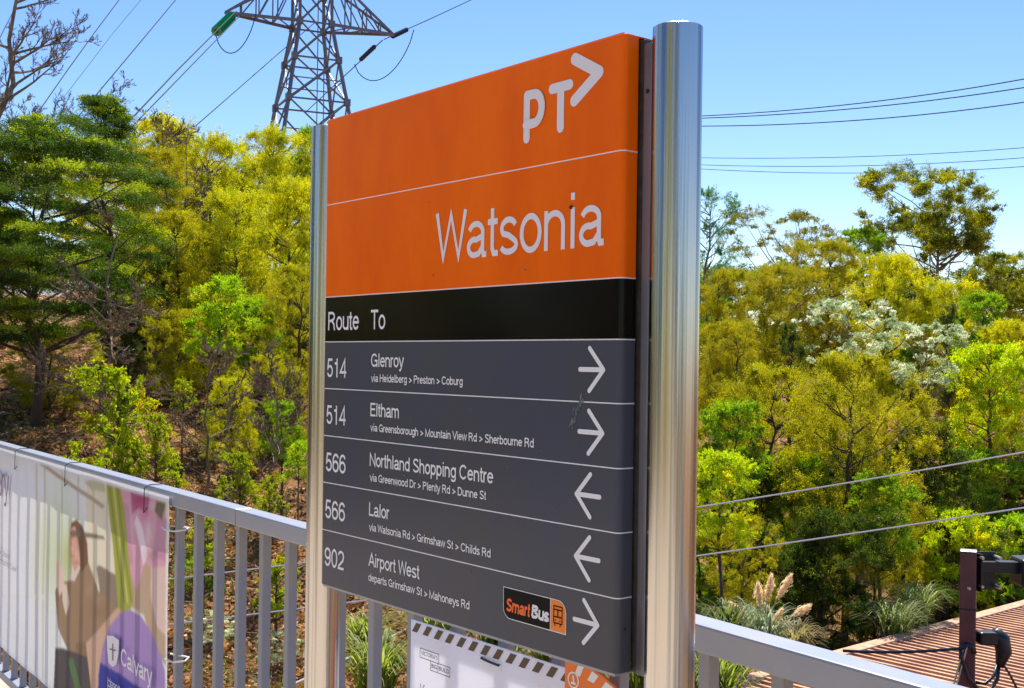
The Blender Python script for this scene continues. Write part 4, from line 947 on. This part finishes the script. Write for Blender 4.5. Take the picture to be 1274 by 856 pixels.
# right
plant('bluegum', 880, 232, 33, 80, 'blue green gum just right of the near sign post', group=G2)
plant('eucalypt', 1168, 212, 34, 178, 'tall umbrella shaped gum against the sky', group=G2, rz=1.2, name='gum_tree')
plant('airy', 985, 264, 29, 165, 'airy gum with thin bare limbs left of the tall gum', group=G2, rz=.5, name='gum_tree')
plant('green', 1075, 285, 33, 80, 'green tree between the airy gum and the tall gum', group=G2)
plant('eucalypt', 1240, 318, 27, 110, 'olive gum at the right edge below the tall gum', group=G2, rz=2.5, name='gum_tree')
plant('kunzea', 1035, 298, 26, 130, 'orange brown tea tree below the airy gum', group=G2)
plant('kunzea', 900, 335, 24, 130, 'rusty tea tree beside the near sign post', group=G2)
plant('kunzea', 955, 330, 25, 120, 'golden brown tea tree under the airy gum', group=G2)
plant('wattle', 1105, 318, 24, 140, 'golden wattle in the centre of the right slope', group=G2)
plant('wattle_b', 1180, 350, 24, 120, 'yellow wattle behind the dark column', group=G2)
plant('kunzea', 912, 400, 20, 110, 'ochre tea tree half way down by the near post', group=G2)
plant('silver', 1058, 372, 18.2, 112, 'silver leaved shrub with pale foliage, upper clump', 'shrub', G2, name='shrub')
plant('silver', 1152, 402, 17.4, 104, 'silver leaved shrub with pale foliage, lower clump', 'shrub', G2, name='shrub')
plant('column', 1182, 380, 21, 42, 'narrow dark cypress behind the silver shrub', group=G2)
plant('green', 1225, 365, 22, 90, 'green tree above the lime one at right', group=G2)
plant('column', 984, 402, 18, 50, 'small bright green conifer among the ochre trees', group=G2)
plant('wattle', 1262, 400, 20, 100, 'yellow wattle at the right edge', group=G2)
plant('yellow', 1232, 428, 18.0, 130, 'large lime green shrub at right', 'shrub', G2, name='shrub')
plant('olive', 960, 455, 16.5, 150, 'olive tree left of the central one', group=G2)
plant('olive', 1055, 440, 15, 190, 'large olive brown tree in the middle of the right slope', group=G2, rz=1.)
plant('dark', 1160, 520, 16, 150, 'dark evergreen mass under the silver shrub', 'shrub', G2, name='shrub')
plant('green', 912, 500, 14, 110, 'feathery green shrub by the near post', 'shrub', G2, name='shrub')
plant('yellow', 897, 562, 11.5, 110, 'yellow lime bush beside the near sign post', 'shrub', G2, name='shrub')
plant('green', 1215, 560, 17.2, 130, 'fresh green shrub above the maroon post', 'shrub', G2, name='shrub')
plant('yellow', 1180, 632, 15.2, 130, 'bright lime shrub behind the maroon post', 'shrub', G2, name='shrub')
plant('lime', 1262, 640, 16.0, 110, 'bright lime shrub right of the maroon post', 'shrub', G2, name='shrub')
plant('green', 1095, 590, 13.5, 110, 'green shrub below the large olive tree', 'shrub', G2, name='shrub')
plant('dark', 1020, 630, 13.2, 170, 'shadowy shrub above the canopy roof', 'shrub', G2, name='shrub')
plant('olive', 925, 640, 12.0, 90, 'olive undergrowth above the pampas grass', 'shrub', G2, name='shrub')
rf = random.Random(12)
fl = 'low undergrowth shrubs filling the slopes'
names_ = {'olive': 'olive', 'dark': 'dark green', 'green': 'green', 'wattle_b': 'golden', 'kunzea': 'ochre', 'sprig': 'bright green'}
orde = ['first', 'second', 'third', 'fourth', 'fifth', 'sixth', 'seventh', 'eighth']
rowsL = [((21, 300), 'upper row'), ((18, 370), 'lower row')]
rowsR = [((27, 385), 'highest row'), ((23, 440), 'silver shrub row'), ((19, 500), 'middle row'), ((15.5, 580), 'upper cable row'), ((13.6, 640), 'lowest row')]
for rows_, xs__, side in ((rowsL, range(175, 400, 48), 'left'), (rowsR, range(885, 1300, 62), 'right')):
    for (Y_, y_), rl in rows_:
        for n_, x_ in enumerate(xs__):
            k_ = rf.choice(['olive', 'dark', 'green', 'wattle_b'] if side == 'left' else (['olive', 'kunzea', 'wattle_b', 'green'] if Y_ > 18 else ['olive', 'dark', 'green', 'dark']))
            plant(k_, x_+rf.uniform(-18, 18), y_+rf.uniform(-18, 18), Y_+rf.uniform(-.8, .8)+(2.6 if side == 'right' and Y_ < 16 and x_ > 1080 else 0), rf.uniform(70, 110)*20/Y_*.9, '%s undergrowth shrub on the %s slope, %s, %s from the %s' % (names_[k_], side, rl, orde[n_], 'left' if side == 'left' else 'post'), 'shrub', fl, name='shrub')
for x_, y_, Y_, lab in ((228,470,14,'small bright sprig just right of the yellow green shrub'),
        (105,568,10.8,'small bright sprig low down beside the yellow green shrub'),(300,560,11.2,'small bright sprig midway between yellow shrub and far post'),(335,590,10.6,'small bright sprig just above the rail joint'),
        (220,585,10.6,'small bright sprig just above the banner corner'),(255,640,9.8,'small bright sprig seen between balusters next to the banner'),(345,690,9.4,'small bright sprig seen between balusters next to the far post')):
    plant('sprig', x_, y_, Y_, rf.uniform(34, 56)*12/Y_, lab, 'shrub', 'sprigs on the leaf litter', name='shrub')
# behind the sign (seen only through gaps and from the side)
for x_, y_, Y_, w_, t_, lab in [(470,200,24,170,'wattle','golden tree on the slope behind the orange header'),(570,260,24,180,'olive','olive tree on the slope behind the station name'),(680,290,24,180,'wattle_b','yellow green tree on the slope behind the black strip'),(790,300,25,170,'kunzea','ochre tree on the slope behind the side of the sign'),
        (520,420,16,170,'olive','olive shrub on the slope behind the grey panels'),(660,430,16,180,'green','green shrub on the slope behind the arrows'),(800,430,17,160,'olive','olive shrub on the slope behind the near post'),(600,600,11.5,150,'green','green shrub low behind the bus badge')]:
    plant(t_, x_, y_, Y_, w_, lab, 'tree', 'trees behind the sign')

# bare tree, upper left
def branchy(name, base, height, seed, m, label, cat='tree', lean=(0, 0), n1=16, spread=1., r0=.09, drop=0., group=None):
    rng = random.Random(seed); e = empty(name, base); tag(e, label, cat, group)
    tp = [Vector((lean[0]*s*height+rng.gauss(0,.015)*height*(s > 0), lean[1]*s*height, height*s)) for s in [k/9 for k in range(10)]]
    MB().tube(tp, [r0*(1-.8*k/9) for k in range(10)], 8).build('trunk', M[m], e, smooth=True)
    br_ = MB()
    def grow(p, d, ln, r, dep):
        pts = [p]; c = p; dd = d.copy(); n = 6
        for k in range(n):
            dd = (dd+Vector((rng.gauss(0,.13), rng.gauss(0,.13), rng.gauss(.05,.1)))).normalized(); c = c+dd*ln/n; pts.append(c)
            if dep < 3:
                for _ in range((2, 2, 3)[dep] if k > 0 else 0):
                    if rng.random() < .72:
                        dv = (dd+Vector((rng.gauss(0,.6), rng.gauss(0,.6), rng.gauss(.12,.4)))).normalized(); grow(c, dv, ln*rng.uniform(.22,.42), r*.45*(1-k/n*.5), dep+1)
        br_.tube(pts, [max(r*(1-.8*k/n), .003) for k in range(n+1)], 4 if dep else 6, cap=False)
    for k in range(n1):
        s = rng.uniform(.3, 1); i_ = min(int(s*9), 8); p = tp[i_].lerp(tp[i_+1], s*9-i_); a = rng.uniform(0, 6.28)
        grow(p, Vector((math.cos(a), math.sin(a), rng.uniform(.15, .9)-drop)).normalized(), height*.34*spread*(1.15-s*.5), r0*.42*(1.1-s*.6), 0)
    br_.build('branches', M[m], e); return e
bt = at(4, 200, 21); gz = float(ground_z(bt.x, bt.y))
branchy('bare_tree', (bt.x, bt.y, gz), at(4, -60, 21).z-gz, 5, 'bark_dead', 'leafless dead tree rising above the cypress in the upper left corner', lean=(.010, 0), n1=26, spread=.62, r0=.10, group=None)
for px_, py_, Y_, wd, lab, sd_ in ((205,140,23,.7,'fine bare twigs above the russet wattle',8),(128,108,24,.7,'fine bare twigs behind the top of the cypress',9),(235,158,22.5,.6,'bare reddish twigs at the skyline left of the pylon',10)):
    b0 = at(px_, py_, Y_); gz = float(ground_z(b0.x, b0.y)); branchy('bare_shrub', (b0.x, b0.y, gz), b0.z-gz, sd_, 'bark_dead', lab, 'shrub', n1=14, spread=.6, r0=.035)
b0 = at(134, 335, 14.3); gz = float(ground_z(b0.x, b0.y))
branchy('dead_conifer', (b0.x, b0.y, gz), b0.z-gz+.4, 14, 'bark_dead', 'small dead conifer with grey drooping twigs on the left slope', lean=(.02, 0), n1=15, spread=.85, r0=.04, drop=.55)
b0 = at(260, 430, 12.6); gz = float(ground_z(b0.x, b0.y))
branchy('dead_shrub', (b0.x, b0.y, gz), b0.z-gz, 17, 'bark_dead', 'dry leafless shrub below the lime bush', 'shrub', n1=12, spread=.9, r0=.02)
b0 = at(345, 470, 11.8); gz = float(ground_z(b0.x, b0.y))
branchy('dead_shrub', (b0.x, b0.y, gz), b0.z-gz, 19, 'bark_dead', 'tangle of dry sticks beside the far sign post', 'shrub', n1=12, spread=1.0, r0=.022)

# pampas grass and strappy tufts
def tuft(name, px_, py_base, Y, ht, n, pal, label, plumes=(), seed=0, cat='grass', spread=.8, lm='leaf'):
    rng = np.random.default_rng(seed); b = at(px_, py_base, Y); gz = float(ground_z(b.x, b.y)); e = empty(name, (b.x, b.y, max(b.z-.15, gz-.2))); tag(e, label, cat)
    a = rng.uniform(0, 2*np.pi, n); out = rng.uniform(.1, 1, n)**.7*spread*ht; top_ = ht*rng.uniform(.6, 1.05, n); S_ = np.linspace(0, 1, 7)
    x = np.cos(a)[:, None]*out[:, None]*S_**1.3; y = np.sin(a)[:, None]*out[:, None]*S_**1.3; z = top_[:, None]*(1.75*S_-1.0*S_**2.4)
    wv = rng.uniform(.006, .014, n)[:, None]*(1-S_*.9); px2 = -np.sin(a)[:, None]*wv; py2 = np.cos(a)[:, None]*wv
    root = rng.normal(0, .08*ht, (n, 2)); x = x+root[:, :1]; y = y+root[:, 1:]
    co = np.stack([np.stack([x-px2, y-py2, z], -1), np.stack([x+px2, y+py2, z], -1)], 2).reshape(-1, 3)
    idx = np.arange(n)[:, None]*14+np.arange(6)[None]*2; q_ = np.stack([idx, idx+1, idx+3, idx+2], -1).reshape(-1, 4)
    p1, p2 = np.array(pal[0]), np.array(pal[1]); ti = np.repeat(p1+(p2-p1)*rng.random((n, 1)), 14, 0)
    link('blades', raw_mesh('blades', co, q_, np.clip(ti, .01, .8)), M[lm], e)
    for (tx, ty, pl_) in plumes:
        mb = MB(); dx = (tx-px_)/F*Y; zt = (py_base-ty)/F*Y; pts = [Vector((dx*s**1.5, 0, zt*(1.35*s-.35*s*s) if zt > 0 else zt*s)) for s in np.linspace(0, 1, 8)]
        st = MB().tube(pts, .006, 5).build('stem', M['plume'], e)
        d_ = (pts[-1]-pts[-2]).normalized(); m_ = 700; r2 = np.random.default_rng(seed+int(tx)); s = r2.beta(1.5, 1.8, m_)
        c_ = np.array(pts[-1])+np.outer(s*pl_-pl_*.3, np.array(d_)); w_ = np.sin(np.pi*np.clip(s, .02, .98))**.7*.020; c_ = c_+r2.normal(size=(m_, 3))*w_[:, None]*.7
        ax = np.array(d_)+r2.normal(0, .35, (m_, 3)); co_, qq, tt = leaf_cloud(c_, ax, r2.uniform(.03, .06, m_), r2.uniform(.003, .006, m_), np.tile((.74,.62,.44), (m_, 1))*r2.uniform(.8, 1.2, (m_, 1)), r2)
        link('plume', raw_mesh('plume', co_, qq, tt), M['leaf'], e)
    return e
M['plume'] = mat('dry_stem', (.42, .33, .17), .7)
tuft('pampas_grass', 948, 800, 9.6, .56, 280, ((.16,.22,.10),(.42,.48,.32)), 'pampas grass with pale plumes above the railing on the right', ((944,722,.20),(955,714,.22),(972,712,.24),(994,738,.16),(962,752,.20),(922,742,.20)), 3)
tuft('pampas_grass', 988, 805, 9.9, .45, 240, ((.14,.13,.04),(.34,.28,.12)), 'drier tussock to the right of the plumed pampas grass', (), 4)
tuft('tussock', 1112, 790, 12.4, .62, 300, ((.14,.20,.04),(.40,.44,.20)), 'arching pale green tussock above the canopy edge', (), 5)
tuft('tussock', 1140, 765, 12.9, .6, 240, ((.12,.18,.03),(.36,.42,.16)), 'tussock beside the lime shrub, left of the maroon post', (), 6)
tuft('tussock', 905, 790, 9.2, .5, 220, ((.05,.09,.02),(.18,.20,.05)), 'dark tussock beside the near sign post above the rail', (), 7)
for k, (x_, y_, Y_, h_, lab) in enumerate([(470,850,7.6,.75,'straw coloured tussock behind the first balusters under the sign'),(540,800,8.2,.8,'dry green tussock partly behind the white notice'),(455,800,8.6,.6,'green tussock under the left corner of the sign'),
        (620,800,8.4,.8,'bright tussock showing above the white notice'),(690,830,8.0,.8,'tussock showing above the orange notice'),(790,860,7.6,.9,'brown reedy tussock between the sign and the near post'),(890,870,7.6,.8,'reedy tussock below the rail right of the near post')]):
    tuft('tussock', x_, y_, Y_, h_*.72, 300, ((.10,.15,.02),(.34,.38,.08)), lab, (), 20+k)
for k, (x_, y_, Y_, w_, t_, lab) in enumerate([(262,790,9.6,70,'silver','grey green low shrub behind the balusters beside the banner'),(345,800,9.2,60,'silver','grey green low shrub behind the balusters near the post'),(240,740,10.5,60,'green','small green plant behind the balusters beside the banner')]):
    plant(t_, x_, y_, Y_, w_, lab, 'shrub', name='shrub')

# leaf litter and sticks
rng = np.random.default_rng(77)
n = 70000; yy = 6.5+15*rng.beta(1.1, 1.5, n); xx = rng.uniform(-.62, .12, n)*yy
zz = ground_z(xx, yy)+.012+rng.uniform(0, .03, n)
ax = rng.normal(size=(n, 3)); ax[:, 2] = ax[:, 2]*.35+.1
pal = np.array([(.58,.34,.16),(.38,.18,.06),(.18,.09,.035),(.72,.48,.27),(.46,.21,.06),(.26,.19,.06)])
ti = pal[rng.integers(0, len(pal), n)]*rng.uniform(.6, 1.2, (n, 1))
co, q, tt = leaf_cloud(np.stack([xx, yy, zz], -1), ax, rng.uniform(.04, .10, n), rng.uniform(.015, .035, n), ti, rng)
M['litter'] = leaf_mat('dry_leaf', .15, .8)
o = link('leaf_litter', raw_mesh('leaf_litter', co, q, tt), M['litter']); tag(o, 'dry brown fallen leaves covering the slope', 'leaf litter', kind='stuff')
n = 30000; yy = 6+14*rng.random(n); xx = rng.uniform(-.5, .55, n)*yy; nz = np.sin(xx*1.7+1)*np.sin(yy*1.3)+rng.normal(0, .35, n); k_ = nz > .25; xx, yy = xx[k_], yy[k_]; n = len(xx)
zz = ground_z(xx, yy)+.04; ax = rng.normal(size=(n, 3))*.5+np.array([0, 0, 1.])
co, q, tt = leaf_cloud(np.stack([xx, yy, zz], -1), ax, rng.uniform(.08, .2, n), rng.uniform(.008, .018, n), np.array((.12,.15,.03))*rng.uniform(.5, 2., (n, 1)), rng)
o = link('dry_grass', raw_mesh('dry_grass', co, q, tt), M['leaf']); tag(o, 'sparse grass and weeds on the slope', 'grass', kind='stuff')

# unseen trees added behind the camera to darken reflections in the sign and posts
for k, (x_, y_, t_) in enumerate([(-9,-8,'olive'),(-15,-2,'green'),(-4,-16,'olive'),(3,-17,'dark'),(9,-14,'green'),(-19,3,'dark'),(-12,-13,'wattle'),(-17,6,'olive'),(-14,9.5,'dark'),(-18,-5,'dark'),(-16,12,'wattle_b')]):
    tr, cr_, H_, R__, n1, n2 = TPL[t_]; gz = min(float(ground_z(x_, max(y_, 2))), -.2); e = empty('tree', (x_, y_, -5.2)); tag(e, 'unseen tree added for reflections behind the camera, %s along the footbridge' % ('first','second','third','fourth','fifth','sixth','seventh','eighth','ninth','tenth','eleventh')[k], 'tree', 'unseen trees added for reflections'); e.scale = (1.9, 1.9, 2.9)
    for n_, me in ((n1, tr), (n2, cr_)): o = bpy.data.objects.new(n_, me); col.objects.link(o); o.parent = e
# fallen sticks and bark strips
rng = np.random.default_rng(5); mb = MB()
for k in range(420):
    y_ = 7+13*rng.random(); x_ = rng.uniform(-.6, .15)*y_; a_ = rng.uniform(0, 6.28); l_ = rng.uniform(.15, .8); p_ = []
    for t in (-.5, -.1, .2, .5):
        xx_ = x_+math.cos(a_)*l_*t+rng.normal(0, .02); yy_ = y_+math.sin(a_)*l_*t+rng.normal(0, .02); p_.append((xx_, yy_, float(ground_z(xx_, yy_))+.035+rng.uniform(0, .04)))
    r_ = rng.uniform(.004, .012); mb.tube(p_, [r_, r_*.9, r_*.7, r_*.4], 4, cap=False)
tag(mb.build('fallen_sticks', M['bark_dead']), 'grey brown sticks and bark strips lying on the slope', 'sticks', kind='stuff')
# pale house glimpsed through the cypress
hp_ = at(90, 405, 30); gz = float(ground_z(hp_.x, hp_.y))
ho = empty('house', (hp_.x, hp_.y, gz-1.9)); tag(ho, 'pale rendered house glimpsed through the gap between the cypresses', 'house')
MB().box((-3, 0, -.3), (2.2, 5, 1.7)).build('wall', M['render'], ho)
mb = MB(); mb.v = [(-3.3,-.3,1.7),(2.5,-.3,1.7),(2.5,5.3,1.7),(-3.3,5.3,1.7),(-3.3,2.5,2.6),(2.5,2.5,2.6)]; mb.f = [(0,1,5,4),(2,3,4,5),(0,4,3),(1,2,5),(3,2,1,0)]; mb.build('roof', M['rooftile'], ho)
fr = MB().box((-.6, -.05, .5), (.6, .0, 1.3)).build('window', M['render'], ho); MB().box((-.52, -.056, .56), (.52, -.051, 1.24)).build('pane', M['glass'], fr)
